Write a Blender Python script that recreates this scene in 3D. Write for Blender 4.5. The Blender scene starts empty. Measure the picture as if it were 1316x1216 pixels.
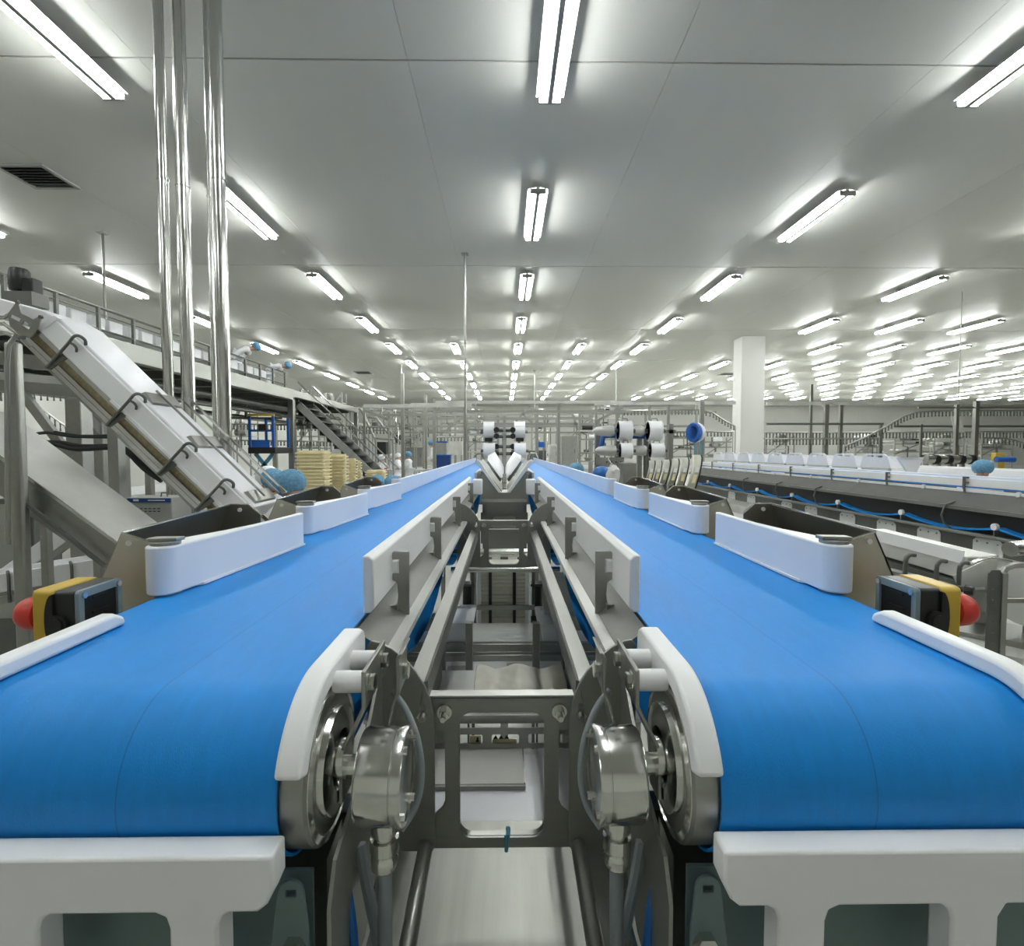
import bpy, bmesh, math, random
from mathutils import Vector, Matrix
from mathutils.geometry import tessellate_polygon
PI = math.pi
random.seed(7)
sc = bpy.context.scene
COL = sc.collection

# ------------------------------------------------------------------ camera, world, exposure
EYE = 1.55
FPX = 680.0
cam_d = bpy.data.cameras.new('camera')
cam_d.sensor_fit = 'HORIZONTAL'
cam_d.sensor_width = 36.0
cam_d.lens = 36.0 * FPX / 1316.0
cam_d.clip_start = 0.02
cam_d.clip_end = 200
cam = bpy.data.objects.new('camera', cam_d)
COL.objects.link(cam)
CX = .0045
cam.location = (CX, 0, EYE)
PITCH, YAW = math.atan(30 / FPX), math.atan(9 / FPX)
cam.rotation_euler = (PI / 2 - PITCH, 0, -YAW)
sc.camera = cam
CAMROT = cam.rotation_euler.to_matrix()

def at(px, py, Y):
    """a point of the room: where the sight line of a spot in the photo reaches depth Y"""
    d = CAMROT @ Vector(((px - 658) / FPX, -(py - 608) / FPX, -1.0))
    return Vector((CX + d.x * Y / d.y, Y, EYE + d.z * Y / d.y))

w = bpy.data.worlds.new('world')
sc.world = w
w.use_nodes = True
w.node_tree.nodes['Background'].inputs[0].default_value = (0.9, 0.92, 0.9, 1)
w.node_tree.nodes['Background'].inputs[1].default_value = 0.05
sc.view_settings.view_transform = 'Standard'
sc.view_settings.look = 'None'
sc.view_settings.gamma = 1.0
sc.view_settings.use_curve_mapping = False
sc.view_settings.exposure = 1.68
TUBE_POWER = 16.0

# ------------------------------------------------------------------ materials
M = {}
def mat(name, col, rough=0.5, metal=0.0, noise=0.0, nscale=20.0, stretch=None, bump=0.0, bscale=200.0, spec=0.5, emit=None, trans=0.0, coat=0.0, rnoise=0.0, sss=0.0):
    m = bpy.data.materials.new(name)
    m.use_nodes = True
    nt = m.node_tree
    b = nt.nodes['Principled BSDF']
    c = (col[0], col[1], col[2], 1)
    b.inputs['Base Color'].default_value = c
    b.inputs['Roughness'].default_value = rough
    b.inputs['Metallic'].default_value = metal
    b.inputs['Specular IOR Level'].default_value = spec
    if coat: b.inputs['Coat Weight'].default_value = coat
    if trans: b.inputs['Transmission Weight'].default_value = trans
    if emit:
        b.inputs['Emission Color'].default_value = (emit[0], emit[1], emit[2], 1)
        b.inputs['Emission Strength'].default_value = emit[3]
    if noise or bump or rnoise:
        tc = nt.nodes.new('ShaderNodeTexCoord')
        mp = nt.nodes.new('ShaderNodeMapping')
        if stretch: mp.inputs['Scale'].default_value = stretch
        nt.links.new(tc.outputs['Object'], mp.inputs[0])
        n = nt.nodes.new('ShaderNodeTexNoise')
        n.inputs['Scale'].default_value = nscale
        n.inputs['Detail'].default_value = 5
        nt.links.new(mp.outputs[0], n.inputs['Vector'])
        if noise:
            mr = nt.nodes.new('ShaderNodeMapRange')
            mr.inputs[1].default_value = 0.3; mr.inputs[2].default_value = 0.7
            mr.inputs[3].default_value = 1 - noise; mr.inputs[4].default_value = 1 + noise * 0.5
            nt.links.new(n.outputs[0], mr.inputs[0])
            mx = nt.nodes.new('ShaderNodeVectorMath'); mx.operation = 'SCALE'
            mx.inputs[0].default_value = col[:3]
            nt.links.new(mr.outputs[0], mx.inputs['Scale'])
            nt.links.new(mx.outputs[0], b.inputs['Base Color'])
        if rnoise:
            mr2 = nt.nodes.new('ShaderNodeMapRange')
            mr2.inputs[1].default_value = 0.3; mr2.inputs[2].default_value = 0.7
            mr2.inputs[3].default_value = max(0.03, rough - rnoise); mr2.inputs[4].default_value = min(1, rough + rnoise)
            nt.links.new(n.outputs[0], mr2.inputs[0])
            nt.links.new(mr2.outputs[0], b.inputs['Roughness'])
        if bump:
            n2 = nt.nodes.new('ShaderNodeTexNoise')
            n2.inputs['Scale'].default_value = bscale
            nt.links.new(mp.outputs[0], n2.inputs['Vector'])
            bp = nt.nodes.new('ShaderNodeBump')
            bp.inputs['Strength'].default_value = bump
            bp.inputs['Distance'].default_value = 0.002
            nt.links.new(n2.outputs[0], bp.inputs['Height'])
            nt.links.new(bp.outputs[0], b.inputs['Normal'])
    M[name] = m
    return m

mat('ceiling_panel', (0.62, 0.62, 0.58), 0.45, noise=0.03, nscale=1.3, stretch=(1, .15, 1), spec=0.35)
mat('joint_sealant', (0.33, 0.34, 0.31), 0.6)
mat('wall_panel', (0.72, 0.72, 0.68), 0.4, noise=0.04, nscale=0.7)
mat('column_paint', (0.74, 0.74, 0.71), 0.5, noise=0.03, nscale=1.0)
mat('floor_epoxy', (0.42, 0.42, 0.38), 0.3, noise=0.12, nscale=1.2)
mat('white_plastic', (0.87, 0.875, 0.89), 0.42, noise=0.03, nscale=8)
mat('tray_steel', (0.36, 0.36, 0.325), 0.4, 0.75, noise=0.2, nscale=5, stretch=(6, .4, 1), rnoise=.06)
mat('plate_grey', (0.56, 0.56, 0.52), 0.5)
mat('steel_front', (0.55, 0.54, 0.47), 0.4, 0.75, noise=0.2, nscale=6, rnoise=.06)  # lighter copy of the pocket steel, front wall's light put into the colour
mat('skirt_dark', (0.075, 0.075, 0.066), 0.5, 0.2, noise=0.15, nscale=8)
mat('white_gloss', (0.84, 0.85, 0.885), 0.3, noise=0.03, nscale=6)
mat('steel', (0.36, 0.36, 0.335), 0.36, 0.9, noise=0.08, nscale=30, stretch=(1, 12, 1), rnoise=0.07)
mat('steel_plate', (0.36, 0.365, 0.335), 0.45, 0.85, noise=0.06, nscale=26, stretch=(1, 1, 8), rnoise=0.06)
mat('steel_polished', (0.68, 0.68, 0.65), 0.17, 1.0, noise=0.05, nscale=14, rnoise=0.06)
mat('steel_brushed', (0.6, 0.6, 0.57), 0.25, 1.0, noise=0.18, nscale=9, stretch=(4, .5, .5), rnoise=0.1)
mat('steel_bin', (0.36, 0.345, 0.30), 0.36, 0.95, noise=0.12, nscale=5, rnoise=0.05)
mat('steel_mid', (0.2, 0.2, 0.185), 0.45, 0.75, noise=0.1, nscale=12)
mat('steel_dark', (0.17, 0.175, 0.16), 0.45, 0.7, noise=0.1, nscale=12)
mat('steel_painted', (0.36, 0.365, 0.34), 0.5, 0.3, noise=0.08, nscale=8)
mat('sheet_pale', (0.62, 0.62, 0.59), 0.4, 0.35, noise=0.22, nscale=3.2, rnoise=0.1)
mat('black_plastic', (0.012, 0.013, 0.013), 0.4)
mat('black_rubber', (0.02, 0.02, 0.02), 0.6)
mat('grey_cable', (0.24, 0.28, 0.30), 0.5)
mat('yellow_plastic', (0.62, 0.42, 0.045), 0.4, noise=0.06, nscale=20)
mat('red_plastic', (0.62, 0.045, 0.03), 0.35)
mat('frame_grey_blue', (0.22, 0.29, 0.32), 0.35)
mat('pale_yellow', (0.82, 0.73, 0.45), 0.55, noise=0.08, nscale=30)
mat('ivory', (0.72, 0.69, 0.60), 0.5, noise=0.05, nscale=20)
mat('tan_belt', (0.36, 0.30, 0.17), 0.55, noise=0.3, nscale=60)
mat('blue_paint', (0.01, 0.10, 0.42), 0.35)
mat('blue_film', (0.02, 0.14, 0.45), 0.3)
mat('teal_plastic', (0.10, 0.32, 0.45), 0.4)
mat('net_blue', (0.15, 0.36, 0.56), 0.75, noise=0.35, nscale=60, bump=0.6, bscale=90)
mat('coat_white', (0.82, 0.83, 0.86), 0.8, noise=0.06, nscale=12)
mat('skin', (0.55, 0.33, 0.24), 0.5)
mat('dark_cloth', (0.03, 0.03, 0.035), 0.8)
mat('red_cloth', (0.6, 0.04, 0.03), 0.7)
mat('table_film', (0.72, 0.72, 0.69), 0.3, noise=0.15, nscale=5)
mat('label_white', (0.75, 0.76, 0.74), 0.5)
mat('label_blue', (0.01, 0.05, 0.22), 0.4)
mat('panel_teal', (0.15, 0.215, 0.22), 0.4, 0.2, noise=0.12, nscale=6)
mat('tube_glow', (0.9, 0.95, 1.0), 0.4, emit=(0.965, 1.0, 0.975, TUBE_POWER))

def belt_material():
    m = mat('blue_belt', (0.008, 0.265, 0.76), 0.45, noise=0.05, nscale=26, stretch=(5, .6, 1), bump=0.25, bscale=420)
    nt = m.node_tree
    b = nt.nodes['Principled BSDF']
    src = b.inputs['Base Color'].links[0].from_socket
    # the splice line moulded lengthwise in each belt, 35 cm off the aisle's middle
    geo = nt.nodes.new('ShaderNodeNewGeometry')
    sx = nt.nodes.new('ShaderNodeSeparateXYZ'); nt.links.new(geo.outputs['Position'], sx.inputs[0])
    ab = nt.nodes.new('ShaderNodeMath'); ab.operation = 'ABSOLUTE'; nt.links.new(sx.outputs[0], ab.inputs[0])
    cp = nt.nodes.new('ShaderNodeMath'); cp.operation = 'COMPARE'; nt.links.new(ab.outputs[0], cp.inputs[0])
    cp.inputs[1].default_value = 0.352; cp.inputs[2].default_value = 0.0006
    mx = nt.nodes.new('ShaderNodeMix'); mx.data_type = 'RGBA'
    nt.links.new(cp.outputs[0], mx.inputs['Factor'])
    nt.links.new(src, mx.inputs[6]); mx.inputs[7].default_value = (0.008, 0.17, 0.56, 1)
    nt.links.new(mx.outputs[2], b.inputs['Base Color'])
    b.inputs['Specular IOR Level'].default_value = 0.3
belt_material()

# ------------------------------------------------------------------ mesh collector
class MB:
    def __init__(s): s.v = []; s.f = []
    def add(s, vs, fs):
        o = len(s.v); s.v += [Vector(v) for v in vs]; s.f += [tuple(i + o for i in f) for f in fs]; return s
    def box(s, x0, x1, y0, y1, z0, z1):
        return s.add([(x0,y0,z0),(x1,y0,z0),(x1,y1,z0),(x0,y1,z0),(x0,y0,z1),(x1,y0,z1),(x1,y1,z1),(x0,y1,z1)],
                     [(0,3,2,1),(4,5,6,7),(0,1,5,4),(1,2,6,5),(2,3,7,6),(3,0,4,7)])
    def prism(s, pts, plane, lo, hi, holes=()):
        def P(a, b, t):
            return {'yz': (t, a, b), 'xz': (a, t, b), 'xy': (a, b, t)}[plane]
        loops = [list(pts)] + [list(h) for h in holes]
        flat = [p for l in loops for p in l]
        n = len(flat)
        vs = [P(a, b, lo) for a, b in flat] + [P(a, b, hi) for a, b in flat]
        fs = []
        if holes:
            tris = tessellate_polygon([[Vector((a, b, 0)) for a, b in l] for l in loops])
            for t in tris: fs.append(tuple(t)); fs.append(tuple(i + n for i in reversed(t)))
        else:
            fs.append(tuple(range(n))); fs.append(tuple(reversed(range(n, 2 * n))))
        k = 0
        for l in loops:
            m = len(l)
            for i in range(m):
                a, b = k + i, k + (i + 1) % m
                fs.append((a, b, b + n, a + n))
            k += m
        return s.add(vs, fs)
    def bar(s, p0, p1, wd, ht, up=(0, 0, 1)):
        p0, p1 = Vector(p0), Vector(p1); d = (p1 - p0).normalized(); u = Vector(up)
        if abs(d.dot(u)) > 0.98: u = Vector((0, 1, 0))
        a = d.cross(u).normalized() * wd / 2; b = a.cross(d).normalized() * ht / 2
        vs = [p0-a-b, p0+a-b, p0+a+b, p0-a+b, p1-a-b, p1+a-b, p1+a+b, p1-a+b]
        return s.add(vs, [(0,1,2,3),(7,6,5,4),(0,4,5,1),(1,5,6,2),(2,6,7,3),(3,7,4,0)])
    def cyl(s, p0, p1, r, n=12, r2=None, ph=0.0):
        p0, p1 = Vector(p0), Vector(p1); d = (p1 - p0).normalized()
        u = Vector((0, 0, 1)) if abs(d.z) < 0.9 else Vector((1, 0, 0))
        a = d.cross(u).normalized(); b = d.cross(a)
        if r2 is None: r2 = r
        c = [(math.cos(2*PI*i/n + ph), math.sin(2*PI*i/n + ph)) for i in range(n)]
        vs = [p0 + (a*x + b*y)*r for x, y in c] + [p1 + (a*x + b*y)*r2 for x, y in c]
        fs = [(i, (i+1) % n, n + (i+1) % n, n + i) for i in range(n)]
        fs += [tuple(reversed(range(n))), tuple(range(n, 2*n))]
        return s.add(vs, fs)
    def lathe(s, prof, o, ax, n=24):
        o = Vector(o); d = Vector(ax).normalized()
        u = Vector((0, 0, 1)) if abs(d.z) < 0.9 else Vector((1, 0, 0))
        a = d.cross(u).normalized(); b = d.cross(a)
        vs = []; fs = []
        for r, t in prof:
            for i in range(n):
                an = 2*PI*i/n
                vs.append(o + d*t + (a*math.cos(an) + b*math.sin(an))*r)
        for k in range(len(prof) - 1):
            for i in range(n):
                j = (i+1) % n
                fs.append((k*n+i, k*n+j, (k+1)*n+j, (k+1)*n+i))
        fs.append(tuple(range(n))); fs.append(tuple(range((len(prof)-1)*n, len(prof)*n)))
        return s.add(vs, fs)
    def tube(s, pts, r, n=8):
        pts = [Vector(p) for p in pts]; m = len(pts); vs = []; fs = []
        prev = None
        for i, p in enumerate(pts):
            d = (pts[min(i+1, m-1)] - pts[max(i-1, 0)]).normalized()
            if prev is None:
                u = Vector((0, 0, 1)) if abs(d.z) < 0.9 else Vector((1, 0, 0))
                a = d.cross(u).normalized()
            else:
                a = (prev - d * prev.dot(d)).normalized()
            prev = a; b = d.cross(a)
            rr = r[i] if isinstance(r, (list, tuple)) else r
            for k in range(n):
                an = 2*PI*k/n
                vs.append(p + (a*math.cos(an) + b*math.sin(an))*rr)
        for i in range(m - 1):
            for k in range(n):
                j = (k+1) % n
                fs.append((i*n+k, i*n+j, (i+1)*n+j, (i+1)*n+k))
        fs.append(tuple(reversed(range(n)))); fs.append(tuple(range((m-1)*n, m*n)))
        return s.add(vs, fs)
    def ball(s, c, r, n=16, m=10, z0=-1.0, z1=1.0):
        c = Vector(c); r = Vector(r) if hasattr(r, '__len__') else Vector((r, r, r))
        a0, a1 = math.asin(z0), math.asin(z1); vs = []; fs = []
        for j in range(m + 1):
            t = a0 + (a1 - a0) * j / m
            for i in range(n):
                p = 2*PI*i/n
                vs.append(c + Vector((r.x*math.cos(t)*math.cos(p), r.y*math.cos(t)*math.sin(p), r.z*math.sin(t))))
        for j in range(m):
            for i in range(n):
                k = (i+1) % n
                fs.append((j*n+i, j*n+k, (j+1)*n+k, (j+1)*n+i))
        fs.append(tuple(reversed(range(n)))); fs.append(tuple(range(m*n, (m+1)*n)))
        return s.add(vs, fs)
    def sheet(s, pts, th):
        """a flat sheet with real thickness through the corner points"""
        pts = [Vector(p) for p in pts]
        nrm = (pts[1]-pts[0]).cross(pts[2]-pts[0]).normalized() * th
        n = len(pts)
        vs = pts + [p - nrm for p in pts]
        fs = [tuple(range(n)), tuple(reversed(range(n, 2*n)))] + [(i, i+n, (i+1) % n + n, (i+1) % n) for i in range(n)]
        return s.add(vs, fs)
    def ribbon(s, path, x0, x1, th):
        """a belt: path of (y, z), width x0..x1, thickness inward (left of the path)"""
        n = len(path); inn = []
        for i in range(n):
            a, b = Vector(path[max(i-1, 0)]), Vector(path[min(i+1, n-1)])
            d = (b - a).normalized(); inn.append((path[i][0] - d.y*th, path[i][1] + d.x*th))
        vs = []
        for i in range(n):
            vs += [(x0, *path[i]), (x1, *path[i]), (x1, *inn[i]), (x0, *inn[i])]
        fs = []
        for i in range(n - 1):
            o = 4*i
            for k in range(4):
                fs.append((o+k, o+(k+1) % 4, o+4+(k+1) % 4, o+4+k))
        fs += [(0, 1, 2, 3), (4*n-4, 4*n-3, 4*n-2, 4*n-1)]
        return s.add(vs, fs)
    def build(s, name, material, parent=None, origin=(0, 0, 0), bevel=0.0, smooth=True, segs=2):
        me = bpy.data.meshes.new(name)
        o = Vector(origin)
        me.from_pydata([v - o for v in s.v], [], s.f)
        bm = bmesh.new(); bm.from_mesh(me)
        bmesh.ops.recalc_face_normals(bm, faces=bm.faces)
        bm.to_mesh(me); bm.free()
        me.materials.append(M[material] if isinstance(material, str) else material)
        if smooth:
            me.polygons.foreach_set('use_smooth', [True] * len(me.polygons))
            me.set_sharp_from_angle(angle=math.radians(38))
        ob = bpy.data.objects.new(name, me)
        COL.objects.link(ob)
        if parent is not None: ob.parent = parent
        if bevel:
            b = ob.modifiers.new('bevel', 'BEVEL'); b.width = bevel; b.segments = segs
            b.limit_method = 'ANGLE'; b.angle_limit = math.radians(40)
        return ob

def rrect(x0, x1, z0, z1, r, n=5):
    pts = []
    for cx, cz, a0 in ((x1-r, z1-r, 0), (x0+r, z1-r, PI/2), (x0+r, z0+r, PI), (x1-r, z0+r, 3*PI/2)):
        for i in range(n + 1):
            a = a0 + PI/2*i/n
            pts.append((cx + r*math.cos(a), cz + r*math.sin(a)))
    return pts
def arc(cx, cz, r, a0, a1, n=10):
    return [(cx + r*math.cos(a0 + (a1-a0)*i/n), cz + r*math.sin(a0 + (a1-a0)*i/n)) for i in range(n+1)]
def spl(pts, k=5):
    pts = [Vector(p) for p in pts]; out = []
    for i in range(len(pts) - 1):
        a, b, c, d = pts[max(i-1, 0)], pts[i], pts[i+1], pts[min(i+2, len(pts)-1)]
        for j in range(k):
            t = j/k
            out.append(.5*((2*b) + (c - a)*t + (2*a - 5*b + 4*c - d)*t*t + (3*b - a - 3*c + d)*t**3))
    return out + [pts[-1]]
def mirx(pts, s): return [(s*a, b) for a, b in pts]

class Thing:
    """an Empty at the thing's base that parents its parts; part meshes are given in room coordinates"""
    def __init__(t, name, label, cat, loc, group=None, kind=None):
        t.o = bpy.data.objects.new(name, None); COL.objects.link(t.o)
        t.o.empty_display_size = 0.05
        t.loc = Vector(loc); t.o.location = t.loc
        if kind: t.o['kind'] = kind
        if label: t.o['label'] = label
        if cat: t.o['category'] = cat
        if group: t.o['group'] = group
    def part(t, name, mb, material, parent=None, label=None, kind=None, **k):
        ob = mb.build(name, material, parent or t.o, t.loc, **k)
        if label: ob['label'] = label
        if kind: ob['kind'] = kind
        return ob
def tag(o, label, cat, group=None, kind=None):
    if label: o['label'] = label
    if cat: o['category'] = cat
    if group: o['group'] = group
    if kind: o['kind'] = kind
    return o
def copy_tree(o, parent=None):
    c = o.copy(); COL.objects.link(c)
    if parent is not None: c.parent = parent
    for ch in o.children: copy_tree(ch, c)
    return c
def dup(t, loc, label=None, group=None, rz=None, scale=None):
    c = copy_tree(t.o); c.location = loc
    if label: c['label'] = label
    if group: c['group'] = group
    if rz is not None: c.rotation_euler.z = rz
    if scale: c.scale = scale
    return c
ORD = ['first','second','third','fourth','fifth','sixth','seventh','eighth','ninth','tenth','eleventh','twelfth','thirteenth','fourteenth','fifteenth']
SIDE = {-1: 'left', 1: 'right'}

# ------------------------------------------------------------------ the room
X0, X1, Y0, Y1, ZC = -12.6, 46.0, -6.0, 42.0, 4.97
struct = lambda o: tag(o, None, None, kind='structure')
struct(MB().box(X0, X1, Y0, Y1, -0.1, 0).build('floor', 'floor_epoxy'))
ceil = struct(MB().box(X0-.1, X1+.1, Y0-.1, Y1+.1, ZC + .012, ZC + .12).build('ceiling', 'joint_sealant'))
PW, PL = 2.35, 5.2
pan = None
ys = 4.82 - 3*PL
iy = 0
while ys < Y1:
    xs = X0
    ya, yb = max(ys, Y0), min(ys + PL, Y1)
    if yb - ya > .3:
        while xs < X1 - .1:
            xe = min(xs + PW, X1)
            ob = MB().box(xs + .002, xe - .002, ya + .012, yb - .012, ZC, ZC + .0125).build('panel', 'ceiling_panel', ceil) if (pan is None or xe - xs < PW - .01 or yb - ya < PL - .01) else None
            if ob is None:
                ob = pan.copy(); COL.objects.link(ob); ob.location = (xs - pan_x, ys - pan_y, 0)
            elif pan is None and xe - xs > PW - .01 and yb - ya > PL - .01:
                pan, pan_x, pan_y = ob, xs, ys
            xs = xe
    ys += PL
struct(MB().box(X0-.1, X0, Y0, Y1, 0, ZC).build('wall_left', 'wall_panel'))
struct(MB().box(X1, X1+.1, Y0, Y1, 0, ZC).build('wall_right', 'wall_panel'))
struct(MB().box(X0, X1, Y1, Y1+.1, 0, ZC).build('wall_back', 'wall_panel'))
struct(MB().box(X0, X1, Y0-.1, Y0, 0, ZC).build('wall_front', 'wall_panel'))
struct(MB().box(X0, X0+.12, Y0, Y1, 0, .3).build('baseboard_left', 'white_plastic', bevel=.03))
struct(MB().box(X0+.12, X1, Y1-.12, Y1, 0, .3).build('baseboard_back', 'white_plastic', bevel=.03))
tag(MB().box(7.15, 7.86, 16.0, 16.6, 0, ZC).build('column', 'column_paint', bevel=.01), 'square white column rising to the ceiling on the right', 'column')

# ------------------------------------------------------------------ ceiling lights
LZ = 1.55 + 3.3
def make_light():
    t = Thing('ceiling_light', 'x', 'ceiling light', (0, 0, LZ))
    L = .77
    t.part('spine', MB().box(-.024, .024, -L, L, LZ - .03, LZ + .05), 'steel_painted', bevel=.006)
    t.part('reflector', MB().prism([(-.13, LZ + .025), (-.03, LZ + .05), (.03, LZ + .05), (.13, LZ + .025), (.13, LZ + .028), (.03, LZ + .056), (-.03, LZ + .056), (-.13, LZ + .028)], 'xz', -L, L), 'white_plastic')  # added to keep the tubes' direct light off the ceiling
    for y in (-.4, .4):
        t.part('bracket', MB().box(-.03, .03, y - .03, y + .03, LZ + .05, ZC), 'steel_painted')
    for y in (-L, L):
        t.part('end_cap', MB().box(-.10, .10, y - .012, y + .012, LZ - .03, LZ + .03), 'steel_painted')
    for x in (-.072, .072):
        t.part('tube', MB().cyl((x, -L + .012, LZ - .004), (x, L - .012, LZ - .004), .026, 8), 'tube_glow')
    return t
lrows = [(-7.83, 'the row above the walkway'), (-3.65, 'the row over the white incline'), (.43, 'the middle row between the blue belts'),
         (4.42, 'the row left of the column'), (8.43, 'the row right of the column')]
spots = []
for x, d in lrows:
    for k in range(-2 if abs(x - .4) in (0,) or 3 < abs(x) < 5 else -1, 10):  # two rows run on unseen behind the viewer, added to brighten the scrapers
        y = 4.38 + 3.3*k
        if abs(x - 7.7) < 1.3 and abs(y - 16.2) < 1.4: continue
        spots.append((x, y, d))
for x, d in ((-1.62, 'the short row left of the middle'), (2.45, 'the short row right of the middle')):
    for k in range(4, 10): spots.append((x, 4.38 + 3.3*k, d))
for q in range(12):
    x = 10.6 + 2.08*q
    for k in range(3, 10):
        y = 4.38 + 3.3*k
        if x < 1.04*y - .2: spots.append((x, y, ORD[q] + ' close row past the column'))
lt = make_light()
seen = {}
for i, (x, y, d) in enumerate(spots):
    o = lt.o if i == 0 else copy_tree(lt.o)
    o.location = (x, y, LZ)
    o['group'] = 'twin-tube ceiling lights'
    if y < 2:
        n = seen[d + 'b'] = seen.get(d + 'b', 0) + 1
        o['label'] = 'twin-tube ceiling light %s the viewer, %s' % ('above' if y > 0 else 'added unseen behind', d)
    else:
        n = seen[d] = seen.get(d, 0) + 1
        o['label'] = 'twin-tube ceiling light, %s from the front, %s' % (ORD[n-1], d)

# ceiling vents
def vent(px, py, sz, label):
    d = 3.42*FPX/(578-py); p = at(px, py, d)
    t = Thing('ceiling_vent', label, 'vent', (p.x, p.y, ZC))
    f = MB().prism([(p.x-sz,p.y-sz),(p.x+sz,p.y-sz),(p.x+sz,p.y+sz),(p.x-sz,p.y+sz)], 'xy', ZC-.02, ZC,
                   holes=[[(p.x-sz+.05,p.y-sz+.05),(p.x+sz-.05,p.y-sz+.05),(p.x+sz-.05,p.y+sz-.05),(p.x-sz+.05,p.y+sz-.05)]])
    t.part('frame', f, 'steel_painted')
    t.part('duct', MB().box(p.x-sz+.05, p.x+sz-.05, p.y-sz+.05, p.y+sz-.05, ZC-.004, ZC-.001), 'black_plastic')
    for i in range(6):
        y = p.y - sz + .12 + i*(2*sz-.2)/6
        t.part('slat', MB().bar((p.x-sz+.05, y, ZC-.012), (p.x+sz-.05, y, ZC-.012), .006, .03, (0, .7, .7)), 'steel_dark')
vent(50, 239, .3, 'dark square ceiling vent above the inclined conveyor')
vent(467, 480, .35, 'small dark ceiling vent far beyond the walkway')
vent(935, 481, .35, 'small dark ceiling vent beside the white column')

# ------------------------------------------------------------------ the twin belt conveyors
RY, RZ, RR = .56, 1.217, .080
YE = 10.6
def belt_path():
    R = RR + .003; p = []
    n = 40
    for i in range(n + 1):
        t = i/n; p.append((YE - (YE - RY)*t, RZ + R))
    for i in range(1, 25):
        a = PI/2 + PI*i/24; p.append((RY + R*math.cos(a), RZ + R*math.sin(a)))
    # return run sagging between its rollers
    stops = [(RY, RZ - R), (.72, 1.150), (.98, 1.160)] + [(1.86 + .85*i, 1.160) for i in range(10)] + [(YE, RZ - R)]
    for (ya, za), (yb, zb) in zip(stops[:-1], stops[1:]):
        sag = .085 if yb - ya > .4 else 0
        for i in range(1, 9):
            t = i/8; p.append((ya + (yb-ya)*t, za + (zb-za)*t - sag*4*t*(1-t)))
    for i in range(1, 13):
        a = -PI/2 + PI*i/12; p.append((YE + R*math.cos(a), RZ + R*math.sin(a)))
    return p
def edge_plate_poly(inner):
    R1, R0 = (.104, .0815) if inner else (.108, .087)
    c = (RY, RZ)
    a0 = PI - .36 if inner else PI + .1
    out = arc(c[0], c[1], R1, a0, PI/2, 16)
    if inner:
        out += [(.672, RZ + .104), (.683, RZ + .098), (.69, RZ + .088), (.688, RZ + .05), (.655, RZ + .045)]
        inn = arc(c[0], c[1], R0, .55, a0, 18)
    else:
        out += [(.725, RZ + R1), (.742, RZ + .099), (.746, RZ + R0)]
        inn = arc(c[0], c[1], R0, PI/2, a0, 14)
    return out + inn
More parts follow.
